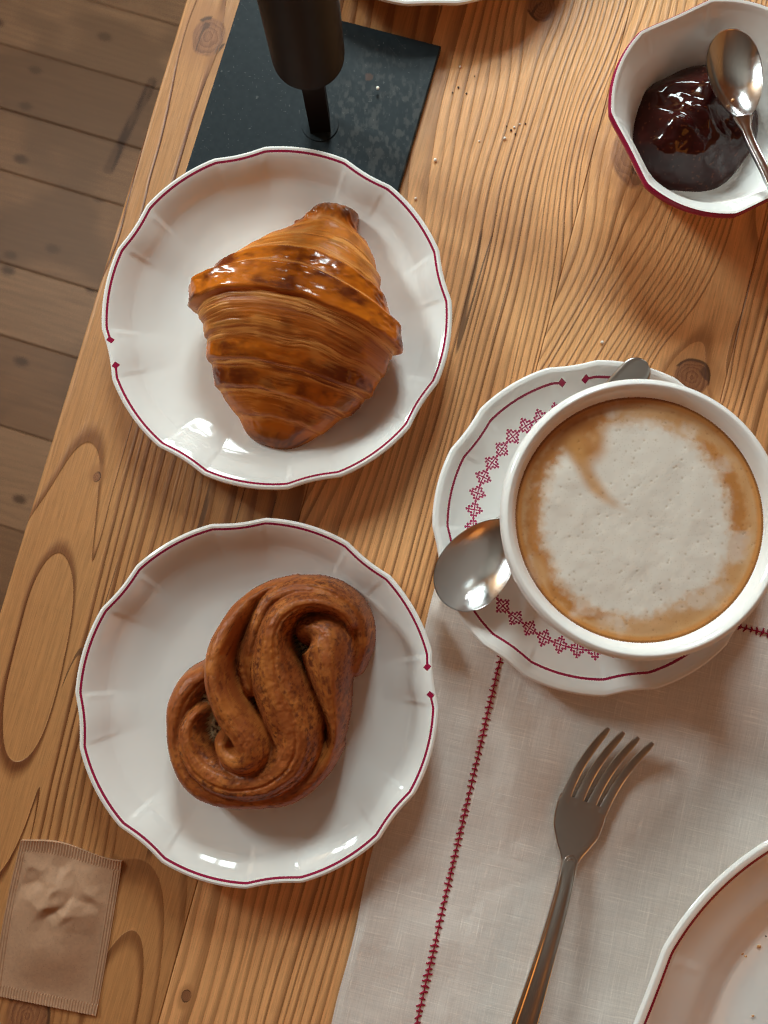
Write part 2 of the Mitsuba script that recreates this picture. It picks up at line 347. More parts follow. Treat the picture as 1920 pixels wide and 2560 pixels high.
put('wall', box((X0 + X1) / 2, Y0 - 60, (FLOOR + ZC) / 2, X1 - X0 + 240, 120, ZC - FLOOR), 'wall_wood', smooth=False); lab('wall_003', 'wood clad wall behind the camera', kind='structure')
put('ceiling', box((X0 + X1) / 2, (Y0 + Y1) / 2, ZC + 40, X1 - X0 + 240, Y1 - Y0 + 480, 80), 'ceiling_wood', smooth=False); lab('ceiling', 'wood clad ceiling over the table', kind='structure')
for i, (wall, c, wd, z0, z1, _) in enumerate(WIN):
    k = 'window' + ('' if i == 0 else f'_{i:03d}')
    C, W, A, B = c * 1000, wd * 1000, z0 * 1000, z1 * 1000
    f = [wbox(wall, C - W / 2 + 11, (A + B) / 2, 22, B - A, 50, 0), wbox(wall, C + W / 2 - 11, (A + B) / 2, 22, B - A, 50, 0),
         wbox(wall, C, A + 11, W - 44, 22, 48, 1), wbox(wall, C, B - 11, W - 44, 22, 48, 1)]
    scene[k + '__frame'] = mikit.ply(mm(trimesh.util.concatenate(f)), 'frame_wood')
    f = [wbox(wall, C, (A + B) / 2, 44, B - A - 44, 44, 2), wbox(wall, C, (A + B) / 2, W - 44, 44, 40, 3)]
    scene[k + '__mullion'] = mikit.ply(mm(trimesh.util.concatenate(f)), 'frame_wood')
    lab(k, ['four pane window in the wall beyond the upper left of the table', 'narrower four pane window in the wall beyond the top of the table'][i], 'window')
put('pendant_lamp__cord', box(PENDANT[0] * 1000, PENDANT[1] * 1000, (PENDANT[2] + PENDANT[3]) * 500 + ZC / 2, 6, 6, ZC - (PENDANT[2] + PENDANT[3]) * 1000), 'lamp_black', smooth=False)
lab('pendant_lamp', 'warm glowing globe lamp hanging behind the camera', 'lamp')

# ------------------------------------------------------------------ table
lab('dining_table', 'pine dining table of glued boards with strong brushed grain', 'table')
V0, V1 = -620.0, 600.0
ROT = math.degrees(math.atan2(EU[1], EU[0]))
for i in range(len(JOINTS) - 1):
    a, b = JOINTS[i], JOINTS[i + 1]
    n = 26
    w = b - a - 0.35
    pts = [(-w / 2, -36), (-w / 2, -2.2)] if i == 0 else [(-w / 2, -36), (-w / 2, -0.35)]
    if i == 0:
        pts += [(-w / 2 + 0.25, -1.3), (-w / 2 + 0.9, -0.5), (-w / 2 + 1.9, -0.08), (-w / 2 + 3, 0)]
    else:
        pts += [(-w / 2 + 0.35, 0)]
    pts += [(w / 2 - 0.35, 0), (w / 2, -0.35), (w / 2, -36)]
    pts = np.array(pts); c = (a + b) / 2
    rr = []
    for vv in np.linspace(V0, V1, n):
        uu = c + pts[:, 0]
        rr.append(np.stack([uu * EU[0] + vv * EV[0], uu * EU[1] + vv * EV[1], pts[:, 1]], 1))
    put('dining_table__board', loft(rr), 'table_wood', smooth=35)
uc = (JOINTS[0] + JOINTS[-1]) / 2
def UV(u, v): return (u * EU[0] + v * EV[0], u * EU[1] + v * EV[1])
for du in (JOINTS[0] + 60, JOINTS[-1] - 60):
    x, y = UV(du, (V0 + V1) / 2)
    put('dining_table__apron', box(x, y, -81, 25, V1 - V0 - 160, 90, rot=ROT), 'frame_wood', smooth=False)
    for dv in (V0 + 60, V1 - 60):
        x, y = UV(du, dv)
        put('dining_table__leg', box(x, y, (FLOOR - 36) / 2 + 0.5, 62, 62, -FLOOR - 38, rot=ROT), 'frame_wood', smooth=False)

# ------------------------------------------------------------------ crockery
def lobes(phi, at, dip, width=7.0, count=8, flat=0.0):
    """Radius factor of an outline with scalloped nodes every 360/count degrees."""
    st = 360.0 / count
    d = (np.degrees(phi - at) + st / 2) % st - st / 2
    g = np.clip(1 - (d / (1.25 * width)) ** 2, 0, 1) ** 1.15
    return 1 - dip * g + flat * np.cos(np.radians(d * count)) * -1, d

def crockery(R, prof, at, dip, count=8, width=7.0, crease=0.36, nphi=480, z0=0.0, flat=0.0, start=0.55):
    """A lobed dish: prof = (radius/R, z mm, v) from the centre over the rim to the foot. Returns vertices, triangles, uv."""
    prof = np.array(prof, float)
    s = np.r_[0, np.cumsum(np.hypot(np.diff(prof[:, 0]) * R, np.diff(prof[:, 1])))]
    keep = np.r_[True, np.diff(s) > 1e-6]; prof, s = prof[keep], s[keep]
    t = np.unique(np.r_[np.arange(0, s[-1], 1.1), s])
    pr, pz, pv = PchipInterpolator(s, prof[:, 0])(t), PchipInterpolator(s, prof[:, 1])(t), np.interp(t, s, prof[:, 2])
    phi = np.linspace(0, 2 * np.pi, nphi + 1)
    L, d = lobes(phi, at, dip, width, count, flat)
    k = sstep(start, 0.9, pr)[:, None]
    rad = pr[:, None] * R * (1 + k * (L[None] - 1))
    cr = np.exp(-((np.abs(d) - width * 1.05) / 0.9) ** 2)[None] * sstep(0.80, 0.86, pr)[:, None] * (1 - sstep(0.92, 0.955, pr))[:, None]
    top = (pv < 1.5)[:, None]
    panel = np.exp(-(d / (width * 0.95)) ** 6)[None] * np.exp(-((pr[:, None] - 0.885) / 0.045) ** 2)
    z = pz[:, None] + top * (crease * cr + 0.55 * crease * panel) + z0
    v = np.stack([rad * np.cos(phi), rad * np.sin(phi), z], -1).reshape(-1, 3)
    uv = np.stack([np.broadcast_to(phi / (2 * np.pi), rad.shape), np.broadcast_to(pv[:, None], rad.shape)], -1).reshape(-1, 2)
    return v, tris(grid_faces(len(t), nphi + 1))[:, ::-1], uv

def dish(key, x, y, z, R, prof, at, dip, bsdf, **kw):
    v, f, uv = crockery(R, prof, at, dip, z0=z, **kw)
    key = numbered(key)
    scene[key] = mikit.ply(((v + [x, y, 0]) * 1e-3, f), bsdf, smooth=True, uv=uv)
    return key

PLATE = [(0, 3.0, 0), (0.30, 3.0, 0.30), (0.45, 3.3, 0.45), (0.58, 4.4, 0.58), (0.68, 6.6, 0.68), (0.77, 9.9, 0.77), (0.852, 13.9, 0.852), (0.888, 16.9, 0.888), (0.93, 20.0, 0.93), (0.962, 21.8, 0.962),
         (0.985, 22.5, 0.985), (0.996, 22.1, 0.996), (1.0, 21.2, 1.7), (0.992, 19.8, 1.8), (0.93, 16.2, 2), (0.84, 10.6, 2), (0.72, 5.6, 2), (0.60, 2.6, 2), (0.565, 0.0, 2), (0.53, 0.0, 2), (0.51, 1.4, 2), (0, 1.4, 2)]
RP = 93.5
scene['plate_print'] = porcelain(proc(ring_print(RP, 0.968, 0.56, 7.2, math.radians(193), 2.1)))
scene['plate_print_b'] = porcelain(proc(ring_print(RP, 0.968, 0.56, 7.2, math.radians(6.4), 2.1)))
scene['plain_line_print'] = porcelain(proc(ring_print(150.0, 0.966, 0.8, 7.2, math.radians(300), 2.1)))
k = dish('plate', -64.5, 136.0, 0.2, RP, PLATE, math.radians(193), 0.022, 'plate_print')
lab(k, 'white scalloped plate with red rim line under the croissant, beside the black lamp', 'plate')
k = dish('plate', -72.6, -65.4, 0.2, RP, PLATE, math.radians(6.4), 0.022, 'plate_print_b')
lab(k, 'white scalloped plate with red rim line under the twisted cinnamon bun', 'plate')
BIG = [(0, 4, 0), (0.60, 4.2, 0.60), (0.68, 5.0, 0.68), (0.735, 8.5, 0.735), (0.80, 13.5, 0.80), (0.89, 19.0, 0.89), (0.945, 23.4, 0.945), (0.975, 26.2, 0.975), (0.99, 26.6, 0.99),
       (1.0, 25.4, 1.7), (0.99, 23.5, 1.8), (0.9, 16, 2), (0.72, 4, 2), (0.62, 0, 2), (0.58, 0, 2), (0.56, 2, 2), (0, 2, 2)]
k = dish('plate', 256.5, -261.0, 2.2, 150.0, BIG, math.radians(157), 0.012, 'plain_line_print', count=8, crease=0.3)
lab(k, 'large white plate with red rim line and crumbs, cut off at the bottom right corner', 'plate')
k = dish('plate', 19.0, 401.5, 0.2, RP, PLATE, math.radians(-90), 0.015, 'white_porcelain')
lab(k, 'white plate edge peeking in at the very top beyond the lamp', 'plate')

RS = 87.5
SAUCER = [(0, 4.5, 0), (0.33, 4.5, 0.33), (0.37, 3.6, 0.37), (0.50, 3.8, 0.50), (0.62, 5.2, 0.62), (0.75, 8.0, 0.75), (0.85, 11.4, 0.85), (0.905, 14.0, 0.905), (0.935, 16.6, 0.935), (0.965, 18.6, 0.965),
          (0.985, 18.9, 0.985), (0.997, 18.0, 0.997), (1.0, 16.8, 1.7), (0.99, 15.0, 1.8), (0.93, 11.4, 2), (0.84, 7.0, 2), (0.60, 1.6, 2), (0.54, 0.0, 2), (0.50, 0.0, 2), (0.48, 1.4, 2), (0, 1.4, 2)]
SX, SY, SZ = 105.3, 23.9, 2.6
scene['saucer_print'] = porcelain(proc(saucer_print(RS, 0.905, 0.6, 6.4, math.radians(98.8), 2.3, 0.745, 45)))
k = dish('saucer', SX, SY, SZ, RS, SAUCER, math.radians(98.8), 0.020, 'saucer_print', crease=0.4)
lab(k, 'white saucer with red cross motif border and rim line under the cup', 'saucer')

# cup
CX, CY, CZ = 109.6, 24.1, SZ + 4.9
CR = 63.6
CUP = [(0, 6.5, 0), (0.36, 7.5, 0), (0.60, 22, 0), (0.78, 43, 0), (0.855, 57, 0), (0.895, 64, 0), (0.92, 67.0, 0), (0.955, 68.6, 0), (0.985, 67.6, 0), (1.0, 65.0, 0), (0.985, 60.5, 0), (0.955, 54, 0),
       (0.88, 39, 0), (0.70, 17, 0), (0.50, 5, 0), (0.45, 2.5, 0), (0.45, 0.2, 0), (0.41, 0.0, 0), (0.39, 1.6, 0), (0, 1.8, 0)]
k = dish('cup', CX, CY, CZ, CR, CUP, 0.0, 0.0, 'white_porcelain', crease=0.0, nphi=240)
lab(k, 'wide white porcelain cup filled with cappuccino on the patterned saucer', 'cup')

# cappuccino
FZ = CZ + 61.0
FR = 0.878 * CR
def foam_color(p, n, uv):
    X, Y = (p.x * 1000 - CX) / FR, (p.y * 1000 - CY) / FR
    wob = fbm(X * 3.2, Y * 3.2, 1.0, octaves=4) - 0.5
    fine = fbm(X * 26, Y * 26, 3.0, octaves=2) - 0.5
    r0 = dr.sqrt(dr.square((X + 0.035) / 0.80) + dr.square((Y - 0.0) / 0.81))
    d = r0 + 0.15 * wob + 0.08 * fine
    # the brown stroke that cuts in from the upper left
    t = dr.clip(((X + 0.50) * 0.655 - (Y - 0.62) * 0.756) / 0.88, 0, 1)
    ax, ay = -0.50 + t * 0.56, 0.62 - t * 0.60
    bend = 0.10 * dr.sin(t * math.pi)
    ds = dr.sqrt(dr.square(X - ax + bend) + dr.square(Y - ay + bend)) + 0.05 * wob
    stroke = 1 - smoothstep(0.0, 1.0, ds / (0.135 - 0.095 * t))
    stroke = stroke * (1 - 0.45 * smoothstep(0.5, 1.0, t))
    bay = 1 - smoothstep(0.10, 0.24, dr.sqrt(dr.square((X + 0.44) / 1.1) + dr.square(Y - 0.66)) + 0.14 * wob)
    white = 1 - smoothstep(0.88, 1.07, d)
    veil = smoothstep(0.50, 0.72, fbm(X * 4.5 + 2, Y * 4.5, 11.0, octaves=4)) * (1 - smoothstep(1.05, 1.24, d))
    rim = dr.sqrt(dr.square(X) + dr.square(Y))
    white = white * (1 - bay)
    cw = mix((0.66, 0.605, 0.535), (0.61, 0.545, 0.475), fbm(X * 9, Y * 9, 6.0))
    tan = mix((0.54, 0.32, 0.165), (0.46, 0.225, 0.080), fbm(X * 7, Y * 7, 2.0, octaves=3))
    band = smoothstep(0.97, 1.03, d) * (1 - smoothstep(1.08, 1.17, d)) * smoothstep(0.40, 0.58, fbm(X * 2.1 + 4, Y * 2.1, 8.0))
    c = mix(tan, (0.40, 0.155, 0.036), band * 0.85)
    c = mix(c, (0.47, 0.20, 0.055), smoothstep(0.935, 0.97, rim))
    c = mix(c, (0.26, 0.095, 0.025), smoothstep(0.978, 0.992, rim))
    c = mix(c, (0.34, 0.125, 0.028), bay * (1 - smoothstep(0.45, 0.75, fbm(X * 5, Y * 5, 4.0))) * 0.75)
    c = mix(c, cw, dr.maximum(white, veil * 0.55 * (1 - bay)))
    c = mix(c, (0.46, 0.22, 0.07), stroke * 0.85)
    b, b2, kk = voronoi(X * 13, Y * 13)
    bub = (1 - smoothstep(0.05, 0.09 + 0.10 * kk, b)) * smoothstep(0.62, 0.68, kk)
    e, e2, k2 = voronoi(X * 42, Y * 42)
    bub = dr.maximum(bub, (1 - smoothstep(0.10, 0.24, e)) * smoothstep(0.66, 0.72, k2) * 0.6)
    return mix(c, c * mi.Color3f(0.78, 0.72, 0.64), bub * 0.7)
def foam_height(p, n, uv):
    X, Y = (p.x * 1000 - CX) / FR, (p.y * 1000 - CY) / FR
    b, b2, kk = voronoi(X * 13, Y * 13)
    pit = (1 - smoothstep(0.03, 0.13 + 0.10 * kk, b)) * smoothstep(0.58, 0.68, kk)
    c, c2, k2 = voronoi(X * 42, Y * 42)
    return 0.0006 * noise(X * 6, Y * 6, 2.0) + 0.00016 * noise(X * 17, Y * 17, 5.0) - 0.00016 * pit - 0.00006 * (1 - smoothstep(0.1, 0.3, c)) * smoothstep(0.5, 0.7, k2)
scene['foam'] = {'type': 'bumpmap', 'scale': 1.0, 'arbitrary': proc(foam_height, eps=3e-4),
                 'bsdf': {'type': 'principled', 'base_color': proc(foam_color), 'roughness': 0.42, 'specular': 0.4}}
rr = np.linspace(0, 1.012, 40); ph = np.linspace(0, 2 * np.pi, 200, endpoint=False)
A, B = np.meshgrid(rr, ph, indexing='ij')
hz = FZ + 0.9 * (1 - A ** 4) + 0.8 * np.exp(-((A - 1) / 0.04) ** 2)
v = np.stack([CX + FR * A * np.cos(B), CY + FR * A * np.sin(B), hz], -1).reshape(-1, 3)
put('cappuccino', (v, tris(grid_faces(40, 200, True))[:, ::-1]), 'foam')
lab('cappuccino', 'cappuccino with white milk foam and brown crema ring filling the cup', 'coffee')

# jam bowl
BX, BY, BR, BH = 165.5, 235.5, 58.0, 45.0
BOWL = [(0, 4.5, 0), (0.48, 5.0, 0.5), (0.57, 8.5, 0.6), (0.665, 18, 0.7), (0.735, 27, 0.74), (0.79, 33, 0.79), (0.87, 39, 0.87), (0.925, 42.4, 0.925), (0.958, 44.6, 0.958), (0.982, 44.9, 0.982),
        (1.0, 42.8, 1.3), (0.996, 41.4, 1.6), (0.965, 39.2, 1.76), (0.87, 33, 2), (0.75, 21, 2), (0.635, 8, 2), (0.56, 1.5, 2), (0.53, 0, 2), (0.49, 0, 2), (0.47, 1.5, 2), (0, 1.5, 2)]
def bowl_print(p, n, uv):
    on = smoothstep(0.978, 0.986, uv.y) * (1 - smoothstep(1.62, 1.68, uv.y))
    return mix(mi.Color3f(PORC), mi.Color3f(RED), on)
scene['bowl_print'] = porcelain(proc(bowl_print))
k = dish('bowl', BX, BY, 0.2, BR, BOWL, math.radians(25), 0.07, 'bowl_print', count=4, width=17.0, crease=0.8, start=0.72)
lab(k, 'small white wavy rimmed bowl with red edge holding dark jam', 'bowl')

# jam: a lumpy mound in the bottom of the bowl
g = 240
q = np.linspace(-1.05, 1.05, g); XX, YY = np.meshgrid(q, q, indexing='ij')
JR = 38.0
ang = np.arctan2(YY, XX); rad = np.hypot(XX, YY) / (1 + 0.05 * np.sin(2 * ang + 0.6) + 0.035 * np.sin(5 * ang + 1))
P3 = np.stack([XX * JR, YY * JR, XX * 0], -1)
lump = meshkit.fbm(P3 * 0.060 + 5, 2, 3) - 0.5
swirl = meshkit.fbm(np.stack([(XX * 0.8 - YY * 0.6) * 1.3 + 3, (XX * 0.6 + YY * 0.8) * 3.6, XX * 0], -1), 2, 9) - 0.5
bw = np.array([b[:2] for b in BOWL if b[1] > 3.9 and b[0] < 0.96][:8])
zfl = np.interp(np.hypot(XX * JR - 3.5, YY * JR * 0.97 + 9.5) / BR, bw[:, 0], bw[:, 1])
dome = np.clip(1 - np.clip(rad, 0, 1) ** 2.1, 0, 1) ** 0.66
hz = 2.4 + 30.0 * dome + dome * (11.0 * lump + 10.0 * swirl) - 5.0 * np.exp(-((XX - 0.38) ** 2 + (YY + 0.14) ** 2) / 0.035)
v = np.stack([BX - 3.5 + XX * JR, BY + 9.5 + YY * JR * 0.97, hz], -1).reshape(-1, 3)
f = tris(grid_faces(g, g)); f = f[(rad.reshape(-1)[f] <= 1.0).all(1) & ((hz - zfl).reshape(-1)[f] > -1.2).all(1)]
put('jam', (v, f[:, ::-1]), 'jam_gel')
lab('jam', 'glossy dark brown fruit jam heaped in the small bowl', 'jam')

# ------------------------------------------------------------------ cutlery
def ribbon(path, half, thick, dish_=0.0, nseg=None, m=24, crown=0.0, groove=None, round_end=0.0):
    """Sweeps a flattened section along path (n,3) in mm with half widths and thicknesses (n)."""
    path, half, thick = np.asarray(path, float), np.asarray(half, float), np.asarray(thick, float)
    s = np.r_[0, np.cumsum(np.linalg.norm(np.diff(path, axis=0), axis=1))]
    n = nseg or max(12, int(s[-1] / 0.9))
    ss = np.linspace(0, s[-1], n)
    P = np.stack([PchipInterpolator(s, path[:, i])(ss) if len(path) < 3 else CubicSpline(s, path[:, i])(ss) for i in range(3)], 1)
    H, Q = PchipInterpolator(s, half)(ss), PchipInterpolator(s, thick)(ss)
    t = np.gradient(P, axis=0); t /= np.linalg.norm(t, axis=1)[:, None]
    side = np.cross(t, [0, 0, 1.0]); side /= np.linalg.norm(side, axis=1)[:, None]
    up = np.cross(side, t)
    th = np.linspace(0, 2 * np.pi, m, endpoint=False)
    ca, sa = np.sign(np.cos(th)) * np.abs(np.cos(th)) ** 0.55, np.sign(np.sin(th)) * np.abs(np.sin(th)) ** 0.55
    if round_end:
        k = np.clip((ss - (s[-1] - round_end)) / round_end, 0, 1)
        H = H * np.sqrt(np.clip(1 - k ** 2.2, 0.0004, 1))
    rings = P[:, None] + side[:, None] * (H[:, None] * ca)[..., None] + up[:, None] * (Q[:, None] / 2 * sa + crown * Q[:, None] * 0)[..., None]
    if groove is not None:
        top = (sa > 0.3)[None, :, None]
        rings = rings + up[:, None] * top * (groove(ss[:, None] / s[-1], ca[None]))[..., None]
    return loft(rings)

def bowl_shell(L, W, depth, thick, egg=0.16, n=44, m=72):
    """A spoon bowl: tip at -x, opening up, rim in the plane z=0 with a lifted tip. Returns a closed mesh."""
    r, a = np.meshgrid(np.linspace(0, 1, n), np.linspace(0, 2 * np.pi, m, endpoint=False), indexing='ij')
    cx, sy = np.cos(a), np.sin(a)
    x = L / 2 * r * cx
    y = W / 2 * r * sy * (1 - egg * cx * r)
    z = -depth * (1 - r ** 2.3) + 0.9 * (x / (L / 2)) ** 2
    nx = np.stack([x, y, z], -1)
    lo = nx - np.array([0, 0, 1]) * thick
    top = nx.reshape(-1, 3); bot = lo.reshape(-1, 3)
    f = tris(grid_faces(n, m, True)); o = len(top)
    rim = tris(np.stack([(n - 1) * m + np.arange(m), (n - 1) * m + (np.arange(m) + 1) % m, o + (n - 1) * m + (np.arange(m) + 1) % m, o + (n - 1) * m + np.arange(m)], 1))
    return trimesh.Trimesh(np.vstack([top, bot]), np.vstack([f[:, ::-1], f + o, rim]), process=False)

def place(mesh, m4):
    mesh = mesh.copy(); mesh.apply_transform(m4); return mesh

def frame(origin, x_dir, roll_y=None):
    x = np.array(x_dir, float); x /= np.linalg.norm(x)
    y = np.cross([0, 0, 1.0], x); y /= np.linalg.norm(y)
    z = np.cross(x, y)
    m = np.eye(4); m[:3, 0], m[:3, 1], m[:3, 2], m[:3, 3] = x, y, z, origin
    return m

# spoon on the saucer: the bowl left of the cup, the handle behind it
def spoon(key, tip, neck_dir, L, W, depth, handle, half, thick, label, end_pad=None):
    d = np.array(neck_dir, float); d /= np.linalg.norm(d)
    o = np.array(tip, float) + d * L / 2
    put(key + '__bowl', place(bowl_shell(L, W, depth, 0.9), frame(o, d)), 'steel', smooth=50)
    def groove(t, c): return 0.35 * np.exp(-((np.abs(c) - 0.86) / 0.14) ** 2) + 0.18 * np.exp(-(c / 0.22) ** 2) * (t < 0.75)
    put(key + '__handle', ribbon(handle, half, thick, groove=groove, m=40, round_end=half[-1] * 1.1), 'steel', smooth=60)
    lab(key, label, 'spoon')

spoon('spoon', (24.0, -16.5, 28.0), (0.63, 0.77, -0.12), 54.0, 35.5, 7.2,
      [(57.0, 23.4, 21.8), (63, 31.5, 20.5), (75, 47, 17.5), (92, 69, 20.0), (110, 90, 23.2), (129.5, 108.5, 24.6)], [7.6, 3.6, 3.0, 3.8, 6.6, 8.4], [1.6, 2.4, 2.4, 2.2, 2.0, 1.8],
      'steel coffee spoon lying on the saucer, its handle behind the cup')
spoon('spoon', (168.5, 275.5, 45.0), (0.17, -0.985, -0.06), 46.5, 27.4, 6.5,
      [(175.9, 231.0, 42.2), (177.3, 222.5, 42.5), (181.5, 205, 46.4), (187.5, 182, 51.0), (195.5, 150, 53.0), (200, 128, 52.0)], [5.2, 2.5, 2.3, 2.7, 4.6, 5.4], [1.6, 2.3, 2.3, 2.1, 1.9, 1.7],
      'small steel spoon resting across the bowl of jam')

# fork on the napkin
lab('fork', 'steel four tined table fork lying on the linen napkin', 'fork')
def fgroove(t, c): return 0.55 * np.exp(-((np.abs(c) - 0.80) / 0.13) ** 2) * sstep(1.0, 0.93, t) + 0.5 * np.exp(-(c / 0.30) ** 2) * sstep(1.0, 0.9, t)
put('fork__handle', ribbon([(22, -345, 5.0), (38, -300, 9.0), (52.5, -258, 13.0), (63.0, -226.4, 15.0), (75.2, -190.1, 14.2), (84.0, -165.0, 10.2), (88.6, -149.5, 7.2)],
                           [9.5, 8.6, 7.4, 6.6, 5.2, 4.6, 4.2], [2.2, 2.4, 2.6, 2.8, 3.0, 3.0, 2.4], groove=fgroove, m=48), 'steel', smooth=60)
put('fork__head', ribbon([(86.6, -158.0, 8.2), (88.6, -150.0, 7.0), (90.8, -141.5, 5.9), (93.0, -134.0, 5.2), (95.2, -126.5, 4.9), (97.4, -119.6, 5.0)],
                         [3.6, 4.6, 9.0, 12.4, 13.2, 12.9], [1.8, 2.2, 2.2, 2.1, 2.0, 1.9]), 'steel', smooth=50)
for r in (3.3, 1.9):
    a = np.linspace(-0.25, math.pi + 0.25, 17)
    cx, cy = 89.0, -150.2
    px, py = r * np.cos(a), r * 1.15 * np.sin(a)
    put('fork__ornament', ribbon(np.stack([cx + px * 0.957 + py * 0.29, cy - px * 0.29 + py * 0.957, 8.1 - 0.14 * py], 1), [0.38] * 17, [0.7] * 17, m=10), 'steel', smooth=60)
base = np.array([97.0, -121.2, 5.0]); dirv = np.array([0.29, 0.957]); sidev = np.array([0.957, -0.29])
ends = [(108.7, -80.6), (116.4, -82.6), (124.0, -85.2), (131.2, -87.9)]
for i, e in enumerate(ends):
    off2 = (-10.2 + 6.8 * i)
    p0 = base[:2] + sidev * off2 - dirv * 2.0
    e = np.array(e)
    pts = [(*p0, 5.0)]
    for t, z in ((0.22, 5.0), (0.45, 5.8), (0.7, 8.4), (0.9, 11.6), (1.0, 13.4)):
        q2 = p0 * (1 - t) + e * t + sidev * (-1.3 * math.sin(math.pi * t))
        pts.append((*q2, z))
    put('fork__tine', ribbon(pts, [2.9, 2.5, 2.4, 2.2, 1.8, 1.0], [1.9, 1.9, 1.9, 1.7, 1.4, 0.8], m=20), 'steel', smooth=60)

# ------------------------------------------------------------------ napkin with drawn red stitching
NU, NV = np.array([0.972, -0.235]), np.array([0.235, 0.972])
U0, VT, HEM = 21.5, 56.7, 42.4
def napkin_z(u, v):
    P = np.stack([u, v, u * 0], -1)
    z = 1.2 + 5.0 * (meshkit.fbm(P / 46.0 + 3, 2, 5) - 0.35) + 1.3 * (meshkit.fbm(P / np.array([14.0, 30.0, 1]) + 9, 2, 8) - 0.5)
    x, y = u * NU[0] + v * NV[0], u * NU[1] + v * NV[1]
    near = sstep(118, 84, np.hypot(x - SX, y - SY))                    # crumpled beside the saucer, flat below it
    z = z + 3.2 * near * (meshkit.fbm(np.stack([u / 16.0 + v / 30.0, v / 24.0, u * 0], -1), 2, 12) - 0.4) * sstep(66, 80, np.hypot(x - SX, y - SY))
    flat = np.maximum(sstep(84, 62, np.hypot(x - SX, y - SY)), sstep(122, 100, np.hypot(x - 256.5, y + 261)))
    z = z * (1 - flat) + 0.8 * flat
    hem = np.maximum(1 - sstep(HEM - 0.4, HEM + 0.4, u - U0), 1 - sstep(HEM - 0.4, HEM + 0.4, VT - v))
    z = np.maximum(z, 0.6) + 0.85 * hem
    edge = np.minimum(u - U0, VT - v)
    return np.maximum(z, 0.35) * (0.55 + 0.45 * sstep(0, 5, edge)) + 0.25
us = np.r_[U0, U0 + 0.5, np.arange(U0 + 1.2, U0 + 250, 1.2)]; vs = np.r_[np.arange(VT - 352, VT - 1, 1.3), VT - 0.5, VT]
Ug, Vg = np.meshgrid(us, vs, indexing='ij')
Zg = napkin_z(Ug, Vg)
wav = 0.5 * np.sin(Vg * 0.09) * np.exp(-(Ug - U0) / 6)
top = np.stack([(Ug + wav) * NU[0] + Vg * NV[0], (Ug + wav) * NU[1] + Vg * NV[1], Zg], -1)
bot = top.copy(); bot[..., 2] = np.maximum(top[..., 2] - 0.45, 0.12)
n, m = Ug.shape
o = n * m
f = tris(grid_faces(n, m))
bd = np.r_[np.arange(m), (np.arange(1, n) * m + m - 1), ((n - 1) * m + np.arange(m - 2, -1, -1)), np.arange(n - 2, 0, -1) * m]
sd = tris(np.stack([bd, np.roll(bd, -1), np.roll(bd, -1) + o, bd + o], 1))
put('napkin__cloth', (np.vstack([top.reshape(-1, 3), bot.reshape(-1, 3)]), np.vstack([f[:, ::-1], f + o, sd])), 'linen', smooth=40)
lab('napkin', 'off white linen napkin with dark red stitched hem under the saucer and fork', 'napkin')

def napkin_point(u, v, dz=0.0):
    return np.array([u * NU[0] + v * NV[0], u * NU[1] + v * NV[1], float(napkin_z(np.array([u]), np.array([v]))[0]) + dz])

def stitch_row(fix, along, rng):
    """A row of cross stitches: fix 'u' runs along v at the left hem, fix 'v' along u at the upper hem."""
    pos = along[0]; line = []
    while (pos > along[1]) if along[0] > along[1] else (pos < along[1]):
        j = rng.uniform(-0.25, 0.25)
        here = (lambda a, b: napkin_point(U0 + HEM + a, pos + b, 0.35)) if fix == 'u' else (lambda a, b: napkin_point(pos + b, VT - HEM + a, 0.35))
        line.append(here(j * 0.5, 0))
        tilt = rng.uniform(-0.9, 0.9)
        ln = rng.uniform(1.5, 2.5)
        pts = [here(-ln, -tilt - 0.35), here(-ln * 0.4, -tilt * 0.3), here(0.1, 0.25), here(ln * 0.5, tilt * 0.4), here(ln, tilt)]
        put('napkin__stitch', ribbon(pts, [0.28, 0.42, 0.55, 0.42, 0.26], [0.5, 0.8, 1.1, 0.8, 0.4], nseg=9, m=8), 'red_thread', smooth=60)
        pos += (3.02 + rng.uniform(-0.3, 0.3)) * (-1 if along[0] > along[1] else 1)
    put('napkin__thread', ribbon(line, [0.36] * len(line), [0.7] * len(line), nseg=len(line) * 4, m=8), 'red_thread', smooth=60)
stitch_row('u', (VT - HEM + 2, -262.0), np.random.default_rng(3))
stitch_row('v', (U0 + HEM + 60, U0 + 246.0), np.random.default_rng(4))

# ------------------------------------------------------------------ sugar packet
C4 = [np.array(c) for c in ((-201.0, -141.6), (-146.6, -151.6), (-158.2, -231.5), (-213.2, -221.5))]     # TL, TR, BR, BL
n, m = 230, 320
s, t = np.meshgrid(np.linspace(0, 1, n), np.linspace(0, 1, m), indexing='ij')
P2 = ((1 - t)[..., None] * ((1 - s)[..., None] * C4[0] + s[..., None] * C4[1]) + t[..., None] * ((1 - s)[..., None] * C4[3] + s[..., None] * C4[2]))
P2[..., 1] += 2.6 * (np.sin((s - 0.1) * 6.0) * np.exp(-t / 0.12)) * 0.7
P2[..., 0] += (-1.5 * np.sin(t * np.pi) * (1 - s) + 1.6 * np.sin(t * np.pi) * 0.4 * (s - 0.5)) * 1.0
xm, ym = s * 56, t * 81
body = (sstep(0, 0.34, s - 0.07) * sstep(0, 0.34, 0.93 - s)) ** 0.8 * sstep(0, 0.30, t - 0.08) * sstep(0, 0.34, 0.935 - t) ** 0.8
crumple = meshkit.fbm(np.stack([xm / 16, ym / 16, xm * 0], -1), 2, 4)
from scipy.interpolate import LinearNDInterpolator
from scipy.ndimage import gaussian_filter
prng = np.random.default_rng(11)
cp = [(x, y) for x in np.linspace(0, 56, 6) for y in (0, 6.5)] + [(x, y) for x in np.linspace(0, 56, 5) for y in (52, 81)]
cz = [0.0] * len(cp)
